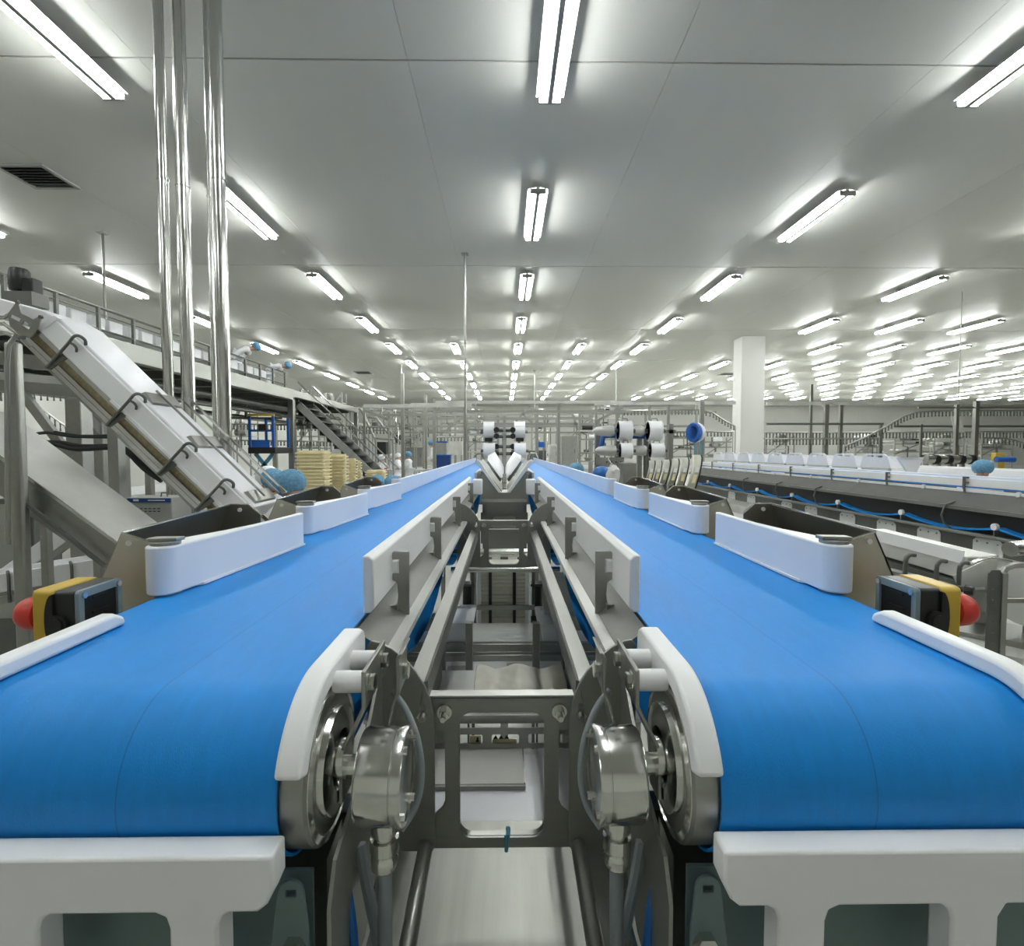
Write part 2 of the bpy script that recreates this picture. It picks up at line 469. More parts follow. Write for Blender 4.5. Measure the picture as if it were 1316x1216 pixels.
def conveyor(s):
    side = SIDE[s]
    t = Thing('belt_conveyor', '%s of the two long blue belt conveyors, its front roller towards the viewer' % side, 'conveyor', (s*.385, RY, 0), 'twin blue belt conveyors')
    X = lambda a, b: (min(s*a, s*b), max(s*a, s*b))
    belt = t.part('belt', MB().ribbon(belt_path(), s*.206, s*.578, -.0028 if True else 0), 'blue_belt')
    # front drum
    dr = t.part('drum', MB().lathe([(.076, 0), (RR, .004), (RR, .414), (.076, .418)], (s*.180, RY, RZ), (s, 0, 0), 64), 'steel')
    t.part('end_disc', MB().lathe([(.074, .006), (.077, .003), (.077, 0), (.070, -.002), (.068, .001), (.056, .001), (.054, -.006), (.046, -.008), (.030, -.008), (.028, -.002), (.022, -.002), (.020, -.014), (.010, -.014)],
           (s*.180, RY, RZ), (s, 0, 0), 64), 'steel_polished', dr)
    t.part('drum', MB().lathe([(.076, 0), (RR, .004), (RR, .38), (.076, .384)], (s*.20, YE, RZ), (s, 0, 0), 24), 'steel')
    # curved white edge plates at the front drum
    e = t.part('edge_plate', MB().prism(edge_plate_poly(True), 'yz', *X(.179, .2035)), 'white_plastic', bevel=.004, segs=3)
    for y, z in ((.628, 1.297), (.566, 1.2985)):
        t.part('spacer', MB().cyl((s*.18, y, z), (s*.148, y, z), .0115, 16), 'white_plastic', e)
    t.part('edge_plate', MB().prism(edge_plate_poly(False), 'yz', *X(.53, .553)), 'white_plastic', bevel=.005, segs=3)
    # bent steel straps that carry the plate and the drum shaft
    def strap(path, y0, y1, yb0, yb1, nm):
        m = MB(); n = len(path); th = .0045; vs = []
        for i, (x, z) in enumerate(path):
            k = i/(n-1); ya, yb = y0 + (yb0-y0)*k, y1 + (yb1-y1)*k
            vs += [(s*x, ya, z), (s*x, yb, z), (s*(x-th), yb, z), (s*(x-th), ya, z)]
        fs = [(0,1,2,3), (4*n-4, 4*n-3, 4*n-2, 4*n-1)]
        for i in range(n-1):
            for k in range(4): fs.append((4*i+k, 4*i+(k+1) % 4, 4*i+4+(k+1) % 4, 4*i+4+k))
        m.add(vs, fs)
        return t.part(nm, m, 'steel', bevel=.0012)
    st = strap([(.148, 1.315), (.148, 1.276), (.152, 1.268), (.168, 1.236), (.1715, 1.228), (.1715, 1.176)], .552, .648, .545, .578, 'strap')
    for y, z in ((.628, 1.297), (.566, 1.2985)):
        t.part('bolt', MB().cyl((s*.144, y, z), (s*.1365, y, z), .0085, 6).cyl((s*.144, y, z), (s*.1425, y, z), .011, 16), 'steel_polished', st)
    s2 = strap([(.118, 1.315), (.122, 1.308), (.122, 1.27), (.128, 1.255), (.14, 1.20)], .60, .655, .60, .64, 'strap')
    t.part('bolt', MB().cyl((s*.118, .625, 1.285), (s*.111, .625, 1.285), .009, 6), 'steel_polished', s2)
    # long inner guide rails and the C-shaped holders
    def guide(y0, y1):
        m = MB().prism(mirx([(.2045, 1.309), (.2045, 1.394), (.196, 1.394), (.1885, 1.388), (.1885, 1.316), (.194, 1.309)], s), 'xz', y0, y1)
        return t.part('guide_rail', m, 'white_plastic', bevel=.002)
    guide(.772, 3.05); guide(3.6, 10.2)
    t.part('end_block', MB().box(*X(.13, .186), 3.1, 3.18, 1.285, 1.375), 'white_plastic', bevel=.006)
    for y in (.9, 1.36, 1.95, 2.75, 4.2, 5.4):
        z = .002
        poly = [(.160, 1.376), (.186, 1.376), (.189, 1.373), (.189, 1.362), (.177, 1.362), (.177, 1.338), (.189, 1.338), (.189, 1.327), (.181, 1.322), (.179, 1.30),
                (.181, 1.285), (.198, 1.262), (.198, 1.25), (.166, 1.245), (.160, 1.252)]
        h = t.part('rail_holder', MB().prism(mirx(poly, s), 'xz', y, y + .006), 'steel', bevel=.001)
        t.part('clip', MB().box(*X(.178, .1888), y - .004, y + .01, 1.34, 1.36), 'white_plastic', h, bevel=.001)
        ft = t.part('foot', MB().prism(mirx([(.180, 1.286), (.208, 1.286), (.212, 1.278), (.212, 1.249), (.180, 1.249)], s), 'xz', y - .012, y - .008).box(*X(.178, .182), y - .012, y + .004, 1.249, 1.286), 'steel', h)
        t.part('bolt', MB().cyl((s*.187, y - .012, 1.272), (s*.187, y - .02, 1.272), .007, 6), 'steel_polished', h)
    # folded side sheets, lower rail, outer frame
    t.part('side_sheet', MB().prism(mirx([(.203, 1.294), (.205, 1.296), (.1665, 1.269), (.1645, 1.2655), (.168, 1.2655)], s), 'xz', .735, YE), 'steel_mid')
    t.part('side_flange', MB().prism(mirx([(.1655, 1.2665), (.1465, 1.2665), (.1455, 1.258), (.1475, 1.258), (.148, 1.2645), (.1655, 1.2645)], s), 'xz', .735, 2.09), 'sheet_pale')
    t.part('lower_rail', MB().prism(mirx([(.129, 1.233), (.110, 1.222), (.105, 1.224), (.103, 1.196), (.1055, 1.196), (.108, 1.218), (.129, 1.229)], s), 'xz', .735, 2.09), 'steel')
    for y in (1.86, 2.71, 4.41):
        if y < 2:
                    t.part('hanger', MB().prism(mirx([(.146, 1.26), (.146, 1.20), (.128, 1.19), (.105, 1.212), (.112, 1.222), (.13, 1.232)], s), 'xz', y, y + .004), 'steel')
        t.part('return_roller', MB().cyl((s*.215, y, 1.128), (s*.57, y, 1.128), .028, 16), 'white_plastic')
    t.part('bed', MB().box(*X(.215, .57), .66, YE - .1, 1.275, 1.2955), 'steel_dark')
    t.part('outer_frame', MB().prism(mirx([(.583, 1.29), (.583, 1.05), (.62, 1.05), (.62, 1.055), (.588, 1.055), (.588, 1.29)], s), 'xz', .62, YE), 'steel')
    t.part('shade_panel', MB().box(*X(.171, .1745), .69, 1.45, .82, 1.12), 'steel_dark')  # dark panel added over the bright floor, standing in for shade
    for y in (1.5, 3.2, 5, 7, 9, 10.3):
        t.part('cross_member', MB().box(*X(.17, .60), y, y + .04, 1.03, 1.07), 'steel')
        for x in (.19, .585):
            t.part('leg', MB().box(*X(x - .02, x + .02), y, y + .04, 0, 1.03), 'steel', bevel=.004)
    # white scraper bar below the belt, on T-shaped feet
    ys0, ys1 = .446, .474
    pl = [(.197, 1.197), (.197, 1.168), (.2035, 1.153), (.211, 1.147), (.236, 1.147), (.243, 1.143), (.246, 1.135), (.246, 1.02), (.288, 1.02), (.288, 1.133), (.291, 1.143), (.30, 1.147),
          (.390, 1.147), (.398, 1.143), (.401, 1.133), (.401, 1.02), (.443, 1.02), (.443, 1.135), (.45, 1.147), (.60, 1.147), (.60, 1.197)]
    t.part('scraper', MB().prism(mirx(pl, s), 'xz', ys0, ys1), 'white_plastic', bevel=.003, label='white scraper bar under the front of the belt')
    t.part('lower_cover', MB().box(*X(.185, .62), .505, .509, .80, 1.137), 'panel_teal')
    tb = arc(.2, 1.128, .0125, 0, PI, 8) + [(.1835, 1.09), (.183, .98), (.232, .98), (.217, 1.09)]
    t.part('tab', MB().prism(mirx(tb, s), 'xz', .488, .492, holes=[mirx([(.195, 1.131), (.205, 1.131), (.205, 1.124), (.195, 1.124)], s)]), 'panel_teal', bevel=.0008)
    t.part('bolt', MB().cyl((s*.197, .488, 1.075), (s*.197, .478, 1.075), .012, 6), 'steel_polished')
    # dark side plate under the drum, angled back and inwards
    sp = [(.50, 1.10), (.52, 1.135), (.60, 1.16), (.735, 1.262), (.735, 1.02), (.62, .96), (.50, .96)]
    t.part('side_plate', MB().prism(sp, 'yz', *X(.166, .170)), 'steel_plate')
    t.part('front_web', MB().prism(mirx([(.168, 1.16), (.183, 1.12), (.183, .96), (.168, .96)], s), 'xz', .54, .545), 'steel_plate')
    t.part('shade_plate', MB().box(*X(.1755, .575), .60, .604, .80, 1.128), 'steel_dark')  # dark plate added to block the bright gap, shade under the drum
    t.part('shadow_pan', MB().box(*X(.175, .575), .62, .70, 1.08, 1.085), 'steel_dark')  # dark sheet standing in for the shade below the belt
    # loose hoses below
    t.part('hose', MB().tube(spl([(s*.165, .60, 1.09), (s*.155, .59, 1.05), (s*.140, .575, 1.005), (s*.128, .56, .96)], 3), .007, 8), 'grey_cable')
    t.part('hose', MB().tube(spl([(s*.172, .57, 1.06), (s*.165, .565, 1.02), (s*.16, .56, .95)], 3), .006, 8), 'blue_film', label='blue air hose')
    return t
for s in (-1, 1): conveyor(s)

# rotary encoders on the drum shafts
def encoder(s):
    c = (s*.149, RY, 1.198)
    t = Thing('rotary_encoder', 'polished round shaft encoder at the inner end of the %s front drum, cable below' % SIDE[s], 'encoder', (s*.135, RY, 1.09), 'shaft encoders')
    h = t.part('housing', MB().lathe([(.040, 0), (.047, .0), (.0485, .003), (.0485, .036), (.0478, .0365), (.0478, .0375), (.049, .038), (.049, .046), (.048, .048), (.0445, .048), (.043, .0465), (.0, .0465)], c, (-s, 0, 0), 48), 'steel_polished')
    for a in (.5, 2.07, 3.64, 5.2):
        t.part('screw', MB().cyl((s*.103, RY + .044*math.cos(a), 1.198 + .044*math.sin(a)), (s*.0975, RY + .044*math.cos(a), 1.198 + .044*math.sin(a)), .0042, 6), 'steel_polished', h)
    t.part('shaft', MB().cyl((s*.185, RY, 1.208), (s*.148, RY, 1.208), .012, 16), 'steel_polished')
    g = t.part('gland', MB().lathe([(.0135, 0), (.0145, -.004), (.0145, -.018), (.012, -.019), (.012, -.023), (.0155, -.024), (.0155, -.038), (.0135, -.040), (.0135, -.044), (.0148, -.046), (.0148, -.056), (.010, -.061)], (s*.127, RY, 1.153), (0, 0, 1), 16), 'steel_polished')
    t.part('cable', MB().tube([(s*.127, RY, 1.097), (s*.127, RY, 1.05), (s*.128, RY + .002, 1.0), (s*.128, RY, .93)], .0078, 12), 'grey_cable')
    t.part('earth_lead', MB().tube(spl([(s*.13, .62, 1.262), (s*.112, .61, 1.245), (s*.096, .60, 1.21), (s*.092, .595, 1.17), (s*.099, .59, 1.14), (s*.113, .58, 1.122)]), .0038, 10), 'grey_cable')
for s in (-1, 1): encoder(s)

# ------------------------------------------------------------------ cross frames between the belts
def cross_frame(y, label, near=True):
    t = Thing('cross_frame', label, 'frame', (0, y, .97))
    for s in (-1, 1):
        out = [(.185, 1.283)] + [(.176, 1.286), (.155, 1.277)] + arc(.175, 1.185, .081, 1.25, 0, 10) + [(.094, .985), (.178, .985), (.178, 1.1), (.185, 1.16)]
        # arc measured from the outside edge inwards
        out = [(.187, 1.28), (.180, 1.286), (.17, 1.284), (.152, 1.275), (.135, 1.261), (.119, 1.242), (.107, 1.222), (.099, 1.2), (.0945, 1.175), (.094, .992), (.098, .985), (.178, .985), (.187, 1.0)]
        slot = rrect(.1065, .1145, 1.178, 1.196, .0039, 4)
        pl = t.part('side_plate', MB().prism(mirx(out, s), 'xz', y, y + .005, holes=[mirx(slot, s)]), 'steel_plate', bevel=.0008)
        t.part('bolt', MB().cyl((s*.1105, y, 1.181), (s*.1105, y - .006, 1.181), .0072, 6).cyl((s*.1105, y - .006, 1.181), (s*.1105, y - .014, 1.181), .0038, 10), 'steel_polished', pl)
    cp = MB().prism([(-.105, .98), (.105, .98), (.105, 1.2), (-.105, 1.2)], 'xz', y + .012, y + .016,
                    holes=[rrect(-.061, .061, .995, 1.178, .018), [(-.096, 1.152), (-.081, 1.152), (-.081, 1.05), (-.085, 1.04), (-.096, 1.03)], [(.096, 1.152), (.081, 1.152), (.081, 1.05), (.085, 1.04), (.096, 1.03)]])
    c = t.part('cross_plate', cp, 'steel_plate')
    t.part('flange', MB().box(-.102, .102, y + .012, y + .03, 1.1985, 1.2025), 'sheet_pale', c)
    t.part('lining', MB().prism(rrect(-.063, .063, .993, 1.18, .02), 'xz', y + .0165, y + .026, holes=[rrect(-.0605, .0605, .9955, 1.1775, .0175)]), 'steel', c)
    for s in (-1, 1):
        b = MB().cyl((s*.081, y + .012, 1.181), (s*.081, y + .006, 1.181), .0105, 24).cyl((s*.081, y + .006, 1.1805), (s*.081, y - .004, 1.1805), .0072, 6).cyl((s*.081, y - .003, 1.1805), (s*.081, y - .014, 1.1805), .0038, 10)
        t.part('bolt', b, 'steel_polished', c)
    if near:
        for s in (-1, 1):
            t.part('tie_rod', MB().tube([(s*.1075, y - .001, .992), (s*.1075, y - .1, .985), (s*.1075, y - .3, .975)], .0105, 14), 'steel')
    return t
cross_frame(.722, 'grey steel window frame bolted between the front ends of the two belts')
c2 = cross_frame(2.1, 'small grey steel window frame far down between the belts, before the V-shaped chute', False)
c2.o.location.z = 1.067; c2.o.scale.z = .857
tz = Thing('cable_tie', 'blue cable tie looped round the lower bar of the front window frame', 'cable tie', (.006, .74, .98))
tz.part('loop', MB().tube([(.006, .731, .978), (.007, .7305, .99), (.0085, .732, 1.0), (.0095, .741, 1.003), (.0085, .75, .998), (.007, .751, .985), (.006, .745, .976), (.006, .731, .978)], .0028, 8), 'teal_plastic')
tz.part('tail', MB().tube([(.006, .7295, .985), (.005, .7275, .995), (.0045, .728, 1.004)], .0018, 6), 'teal_plastic')

# sheet floor pan below the front frame
t = Thing('drip_tray', 'pale stainless drip tray below the front window frame', 'tray', (0, .7, .88))
t.part('pan', MB().box(-.17, .17, .36, .90, .896, .90), 'tray_steel')
t.part('rim', MB().box(-.174, -.17, .36, .9, .896, .915), 'steel')
t.part('rim', MB().box(.17, .174, .36, .9, .896, .915), 'steel')
for s in (-1, 1):
    t.part('leg', MB().box(s*.16 - .01, s*.16 + .01, .86, .88, 0, .896), 'steel')
    t.part('leg', MB().box(s*.16 - .01, s*.16 + .01, .38, .40, 0, .896), 'steel')

# ------------------------------------------------------------------ diverter arms, steel pockets
def diverter(s, y, k, ang=0.0):
    label = ['first', 'second', 'third'][k] + ' white diverter arm from the front on the outer edge of the %s belt' % SIDE[s]
    t = Thing('diverter_arm', label, 'diverter', (s*.578, y, 1.30), 'white diverter arms')
    def W(a, b):          # arm coordinates: a outward from the pivot, b along the belt
        return (s*(.578 + a*math.cos(ang) - b*math.sin(ang)), y + b*math.cos(ang) + a*math.sin(ang))
    L = .46
    pts = [W(-.026 + .0, L)] + [W(-.026, .12)] + [W(.026*math.cos(PI + a), .028*math.sin(-a)) for a in [i*PI/10 for i in range(0, 11)]] + [W(.024, .05), W(-.002, .17), W(-.012, .26), W(-.012, L)]
    if s > 0: pts = pts
    t.part('blade', MB().prism(pts, 'xy', 1.306, 1.388), 'white_gloss', bevel=.003)
    t.part('foot_lip', MB().prism([W(-.029, L), W(-.029, .06), W(-.02, .05), W(-.008, L)], 'xy', 1.3045, 1.309), 'white_gloss')
    c = W(0, .004)
    cap = t.part('pivot_cap', MB().cyl((*c, 1.388), (*c, 1.394), .0235, 20).prism([W(-.024, -.002), W(.024, -.010), W(.024, .012), W(-.024, .02)], 'xy', 1.394, 1.400), 'steel', bevel=.001)
    t.part('pivot', MB().cyl((*c, 1.306), (*c, 1.20), .017, 16).cyl((*c, 1.306), (*c, 1.296), .022, 16), 'steel')
    return t
def pocket(s, y, k):
    label = ['first', 'second', 'third'][k] + ' steel pocket chute from the front beside the %s belt' % SIDE[s]
    t = Thing('pocket_chute', label, 'chute', (s*.66, y, 1.05), 'steel pocket chutes')
    P = lambda x, yy, z: (s*x, y + yy, z)
    th = .003*s
    # front wall: leans outward to the bottom, with a clipped upper corner
    t.part('front_wall', MB().sheet([P(.672, .0, 1.402), P(.617, .0, 1.383), P(.606, .0, 1.37), P(.59, .0, 1.12), P(.80, .0, 1.12)], .003), 'steel_front')
    t.part('outer_wall', MB().sheet([P(.672, .0, 1.402), P(.80, .0, 1.12), P(.80, .37, 1.12), P(.672, .37, 1.414)], .003), 'steel_bin')
    t.part('back_wall', MB().sheet([P(.672, .37, 1.414), P(.80, .37, 1.12), P(.60, .37, 1.12), P(.60, .37, 1.39), P(.628, .37, 1.414)], .003), 'steel_bin')
    t.part('rolled_edge', MB().tube([P(.607, -.001, 1.372), P(.618, -.001, 1.384), P(.672, -.001, 1.403), P(.672, .37, 1.415), P(.628, .37, 1.415), P(.602, .37, 1.392)], .0022, 6), 'steel_polished')
    for a in ((.66, -.002, 1.385), (.648, .366, 1.402)):
        q = P(*a); t.part('rivet', MB().cyl(q, (q[0], q[1] - .003, q[2]), .005, 10), 'label_white')
for s in (-1, 1):
    for k, y in enumerate((.905, 1.545, 2.19)):
        diverter(s, y, k, s*.0 + (.085 if s < 0 else -.0))
        pocket(s, y + .035, k)
# long straight outer rails beyond the arms
for s in (-1, 1):
    t = Thing('side_rail', 'long white rail on the outer edge of the %s belt, beyond the diverter arms' % SIDE[s], 'rail', (s*.57, 6, 1.3), 'long outer rails')
    X = lambda a, b: (min(s*a, s*b), max(s*a, s*b))
    t.part('wall', MB().box(*X(.562, .578), 2.88, 10.4, 1.303, 1.392), 'white_gloss', bevel=.003)
    t.part('rounded_end', MB().cyl((s*.588, 2.88, 1.306), (s*.588, 2.88, 1.39), .026, 16), 'white_gloss')
    for k in range(8):
        y = 3.1 + .95*k
        t.part('post', MB().box(*X(.578, .6), y, y + .012, 1.2, 1.375), 'steel')

# emergency-stop boxes
def stop_box(s):
    t = Thing('emergency_stop_box', 'yellow and black control box with a red mushroom button, outside the %s belt' % SIDE[s], 'emergency stop', (s*.62, .79, 1.2), 'emergency-stop boxes')
    DX = .027
    X = lambda a, b: (min(s*(a + DX), s*(b + DX)), max(s*(a + DX), s*(b + DX)))
    y0, y1, z0, z1 = .78, .868, 1.252, 1.341
    t.part('body', MB().prism(rrect(y0, y1, z0, z1, .006, 3), 'yz', *X(.604, .634)), 'black_plastic', bevel=.001)
    f = t.part('lid_frame', MB().prism(rrect(y0, y1, z0, z1, .006, 3), 'yz', *X(.597, .604), holes=[rrect(y0 + .01, y1 - .01, z0 + .008, z1 - .012, .003, 3)]), 'frame_grey_blue', bevel=.001)
    t.part('lid', MB().box(*X(.6005, .603), y0 + .01, y1 - .01, z0 + .008, z1 - .012).box(*X(.599, .6005), y0 + .028, y1 - .028, 1.30, 1.303).box(*X(.599, .6005), y0 + .03, y1 - .03, 1.322, 1.325), 'black_plastic')
    for y in (y0 + .009, y1 - .009):
        for z in (z0 + .008, z1 - .008):
            t.part('screw', MB().cyl((s*(.598 + DX), y, z), (s*(.594 + DX), y, z), .0045, 12), 'steel_polished', f)
    # yellow cover with a rounded black bay on the side that faces the viewer
    t.part('cover', MB().prism(rrect(y0 - .001, y1 + .001, z0 - .002, z1 + .002, .008, 4), 'yz', *X(.634, .665)), 'yellow_plastic', bevel=.002)
    bay = [(.6335, z1 - .004)] + [(.634 + .012*math.sin(PI*i/10), 1.297 + .04*math.cos(PI*i/10)) for i in range(11)] + [(.6335, z0 + .004)]
    t.part('cable_bay', MB().prism(mirx([(q + DX, r) for q, r in bay], s), 'xz', y0 - .004, y0 + .002), 'black_plastic')
    t.part('cable_plug', MB().cyl((s*(.627 + DX), y0 - .006, 1.293), (s*(.627 + DX), y0 + .002, 1.293), .014, 20).cyl((s*(.627 + DX), y0 - .008, 1.293), (s*(.627 + DX), y0 - .004, 1.293), .009, 16), 'black_plastic')
    t.part('button', MB().lathe([(.017, 0), (.017, .010), (.0235, .012), (.0255, .021), (.0245, .032), (.020, .040), (.011, .044), (.002, .045)], (s*(.665 + DX), .81, 1.300), (s, 0, 0), 24), 'red_plastic')
    t.part('bracket', MB().box(*X(.556, .634), y0 + .02, y1 - .02, 1.242, 1.2525).box(*X(.559, .563), y0 + .02, y1 - .02, 1.15, 1.2525), 'steel')
for s in (-1, 1): stop_box(s)

# ------------------------------------------------------------------ people
def skin_mesh(name, verts, edges, radii, material, parent, root=0, sub=1):
    me = bpy.data.meshes.new(name)
    me.from_pydata(verts, edges, [])
    ob = bpy.data.objects.new(name, me); COL.objects.link(ob)
    ob.parent = parent
    me.materials.append(M[material])
    ob.modifiers.new('skin', 'SKIN').use_smooth_shade = True
    for i, r in enumerate(radii):
        sv = me.skin_vertices[0].data[i]
        sv.radius = (r, r) if not isinstance(r, tuple) else r
        sv.use_root = (i == root)
    sb = ob.modifiers.new('subdivision', 'SUBSURF'); sb.levels = sub; sb.render_levels = sub
    return ob
def person(label, loc, H, rz, pose='work', lean=0.0, net='net_blue', apron=None, group='factory workers', bow=0.0):
    r = bpy.data.objects.new('person', None); COL.objects.link(r)
    r.location = loc; r.rotation_euler.z = rz
    tag(r, label, 'person', group)
    def up(p):          # bend forward at the pelvis
        v = Vector(p) - Vector((0, 0, .53)); c, s_ = math.cos(lean), math.sin(lean)
        return Vector((v.x, v.y*c + v.z*s_, -v.y*s_ + v.z*c)) + Vector((0, 0, .53))
    hb = up((0, .01, .855))
    def hd(p):          # nod of the head about the neck
        v = up(p) - hb; c, s_ = math.cos(bow), math.sin(bow)
        return Vector((v.x, v.y*c + v.z*s_, -v.y*s_ + v.z*c)) + hb
    V, E, R = [], [], []
    def node(p, rad, par=None):
        V.append(Vector(p)*H); R.append(rad*H)
        if par is not None: E.append((par, len(V)-1))
        return len(V)-1
    pel = node((0, 0, .53), .078)
    wa = node(up((0, 0, .61)), .072, pel); ch = node(up((0, 0, .74)), .085, wa); sh = node(up((0, 0, .80)), .062, ch)
    nk = node(up((0, .005, .845)), .034, sh); jaw = node(hd((0, .02, .885)), .044, nk); hc = node(hd((0, .012, .93)), .055, jaw); node(hd((0, .008, .968)), .040, hc)
    arms = {'work': ((.15, .05, .65), (.085, .20, .63)), 'down': ((.14, -.01, .645), (.145, .05, .50)), 'lift': ((.16, .10, .74), (.10, .22, .80))}[pose]
    aw = []
    for s_ in (-1, 1):
        S = node(up((s_*.10, 0, .79)), .045, sh)
        el = up((s_*arms[0][0], arms[0][1], arms[0][2])); wr = up((s_*arms[1][0], arms[1][1], arms[1][2]))
        e = node(el, .028, S); q = node(wr, .019, e)
        d = (wr - el).normalized(); side = d.cross(Vector((0, 0, 1)))
        side = side.normalized() if side.length > .05 else Vector((1, 0, 0))
        pm = node(wr + d*.035, .021, q)
        dn = Vector((0, 0, -1))
        for f, ln in ((-.018, .036), (-.006, .043), (.006, .040), (.018, .031)):
            k1 = node(wr + d*.056 + side*f, .0062, pm); k2 = node(wr + d*(.056 + ln*.55) + side*f*1.15 + dn*.006, .0058, k1)
            node(wr + d*(.056 + ln*.9) + side*f*1.2 + dn*.02, .005, k2)
        t1 = node(wr + d*.03 - side*.026*s_ + dn*.008, .007, pm); node(wr + d*.052 - side*.034*s_ + dn*.018, .006, t1)
        aw.append((up((s_*.10, 0, .79)), el, wr))
        hip = node((s_*.055, 0, .50), .062, pel); kn = node((s_*.06, .012, .28), .040, hip); an = node((s_*.06, 0, .05), .026, kn); node((s_*.066, .08, .022), .022, an)
    body = skin_mesh('body', V, E, R, 'skin', r)
    # coat: torso, sleeves and skirt a little outside the body
    V, E, R = [], [], []
    pel = node((0, 0, .53), .112); wa = node(up((0, 0, .61)), .092, pel); ch = node(up((0, 0, .74)), .102, wa); sh = node(up((0, 0, .805)), .070, ch); node(up((0, .004, .835)), .044, sh)
    node((0, .004, .42), .128, pel); node((0, .006, .31), .138, len(V)-1)
    for a, b, c in aw:
        k = node(a, .056, sh); k = node(b, .040, k); node(c - (c - b).normalized()*.005, .030, k)
    skin_mesh('coat', V, E, R, 'coat_white', r)
    if apron:
        m = MB().prism([(-.07*H, .40*H), (.07*H, .40*H), (.06*H, .72*H), (-.06*H, .72*H)], 'xz', .105*H, .113*H)
        m.build('apron', apron, r, bevel=.004)
    for s_ in (-1, 1):
        V, E, R = [], [], []
        k = node((s_*.056, 0, .47), .066); k = node((s_*.062, .012, .28), .050, k); node((s_*.061, 0, .09), .042, k)
        skin_mesh('trouser_leg', V, E, R, 'coat_white', r)
        V, E, R = [], [], []
        k = node((s_*.061, -.005, .11), .036); k = node((s_*.061, -.003, .035), .034, k); k = node((s_*.065, .05, .028), .030, k); node((s_*.067, .09, .024), .024, k)
        skin_mesh('boot', V, E, R, 'white_plastic', r)
    def hdm(mb, nm, material):
        ob = mb.build(nm, material, r); return ob
    # puffy net cap from the brow to the nape
    cap = MB().ball((0, 0, 0), (.072*H, .078*H, .066*H), 18, 12, -.75, 1.0)
    rot = Matrix.Rotation(-lean - bow, 3, 'X') @ Matrix.Rotation(.28, 3, 'X')
    c = hd((0, .004, .945))*H
    cap.v = [rot @ v + c for v in cap.v]
    cap.build('hair_net', net, r)
    ear = MB()
    for s_ in (-1, 1):
        e = hd((s_*.021, .062, .928))*H
        MB().ball(e, .0075*H, 8, 6).build('eye', 'dark_cloth', r)
        MB().ball(hd((s_*.054, .012, .915))*H, (.008*H, .012*H, .018*H), 8, 6).build('ear', 'skin', r)
    MB().ball(hd((0, .070, .908))*H, (.009*H, .014*H, .016*H), 8, 6).build('nose', 'skin', r)
    MB().ball(hd((0, .060, .886))*H, (.02*H, .008*H, .005*H), 8, 6).build('mouth', 'red_cloth', r)
    return r
def stand(label, px, pytop, d, H, rz, base=None, **k):
    p = at(px, pytop, d)
    z = 0 if base is None else base
    ln = k.get('lean', 0.0)
    H = min(1.72, max(1.36, (p.z - z)/(.53 + .465*math.cos(ln))))
    off = H*(.40*math.sin(ln) + .07*math.sin(ln + k.get('bow', 0.0)))
    person(label, (p.x + math.sin(rz)*off, p.y - math.cos(rz)*off, z), H, rz, **k)

stand('worker in white with a puffy blue hair net, back turned, behind the first left pocket', 369, 606, 3.7, 1.5, 1.2, lean=.42, bow=.2)
stand('worker in white and blue hair net looking out past another, beside the incline', 352, 604, 4.7, 1.5, -2.2, lean=.35, bow=.2)
stand('worker in white stooping low at the foot of the white incline', 336, 604, 5.6, 1.5, 1.6, lean=.75, net='coat_white')
stand('worker in blue hair net bent over behind the third left pocket', 509, 612, 6.2, 1.5, -1.4, lean=.62, bow=.3)
stand('worker in pale blue hair net beside the bent one, behind the third left pocket', 489, 616, 6.8, 1.5, -1.2, lean=.66, bow=.3)
stand('worker in long white coat and blue hair net standing side-on beside the left belt', 525, 581, 17.5, 1.49, 1.5)
stand('worker in white hood facing another across a bench, far left of the belts', 511, 583, 19.5, 1.47, -1.5, net='coat_white')
stand('worker in white hood at a bench, next to the hooded one facing right', 503, 584, 21, 1.5, -1.2, net='coat_white')
stand('worker in white hood with a red collar and dark apron behind yellow trays', 490, 585, 16, 1.48, -1.9, net='coat_white', apron='red_cloth')
stand('worker in blue hair net among machines just right of the belt ends', 706, 582, 22, 1.5, 2.4, lean=.25)
stand('worker in pale blue hair net seated beyond the right belt', 743, 597, 7.5, 1.5, -1.0, lean=.45)
stand('worker stooping in white next to the striped blue hair net', 728, 600, 8.2, 1.5, -1.3, lean=.55)
stand('worker in dark striped blue hair net beyond the right belt', 769, 602, 6.6, 1.5, 1.4, lean=.5, net='blue_film')
stand('worker in pale blue cap behind the white gutters on the right', 1264, 593, 6.2, 1.5, 2.8, lean=.25)

# ------------------------------------------------------------------ left: vertical pipes
for px0, wd, d, lab in ((211, .066, 3.75, 'slim shiny vertical steel pipe, leftmost of the group of four'), (236.5, .088, 3.85, 'thick shiny vertical steel pipe, second from the left'),
                        (270.5, .036, 4.0, 'thin vertical steel conduit just before the rightmost pipe'), (283, .088, 3.75, 'thick shiny vertical steel pipe, rightmost of the group of four')):
    p = at(px0, 300, d)
    t = Thing('vertical_pipe', lab, 'pipe', (p.x, p.y, 0), 'vertical pipes')
    t.part('tube', MB().cyl((p.x, p.y, 0), (p.x, p.y, ZC), wd/2, 24), 'steel_polished')
    for z in (1.9, 3.4):
        t.part('coupling', MB().cyl((p.x, p.y, z), (p.x, p.y, z + .012), wd/2 + .004, 24), 'steel_polished')
    t.part('ceiling_flange', MB().cyl((p.x, p.y, ZC - .02), (p.x, p.y, ZC), wd/2 + .03, 24), 'steel')
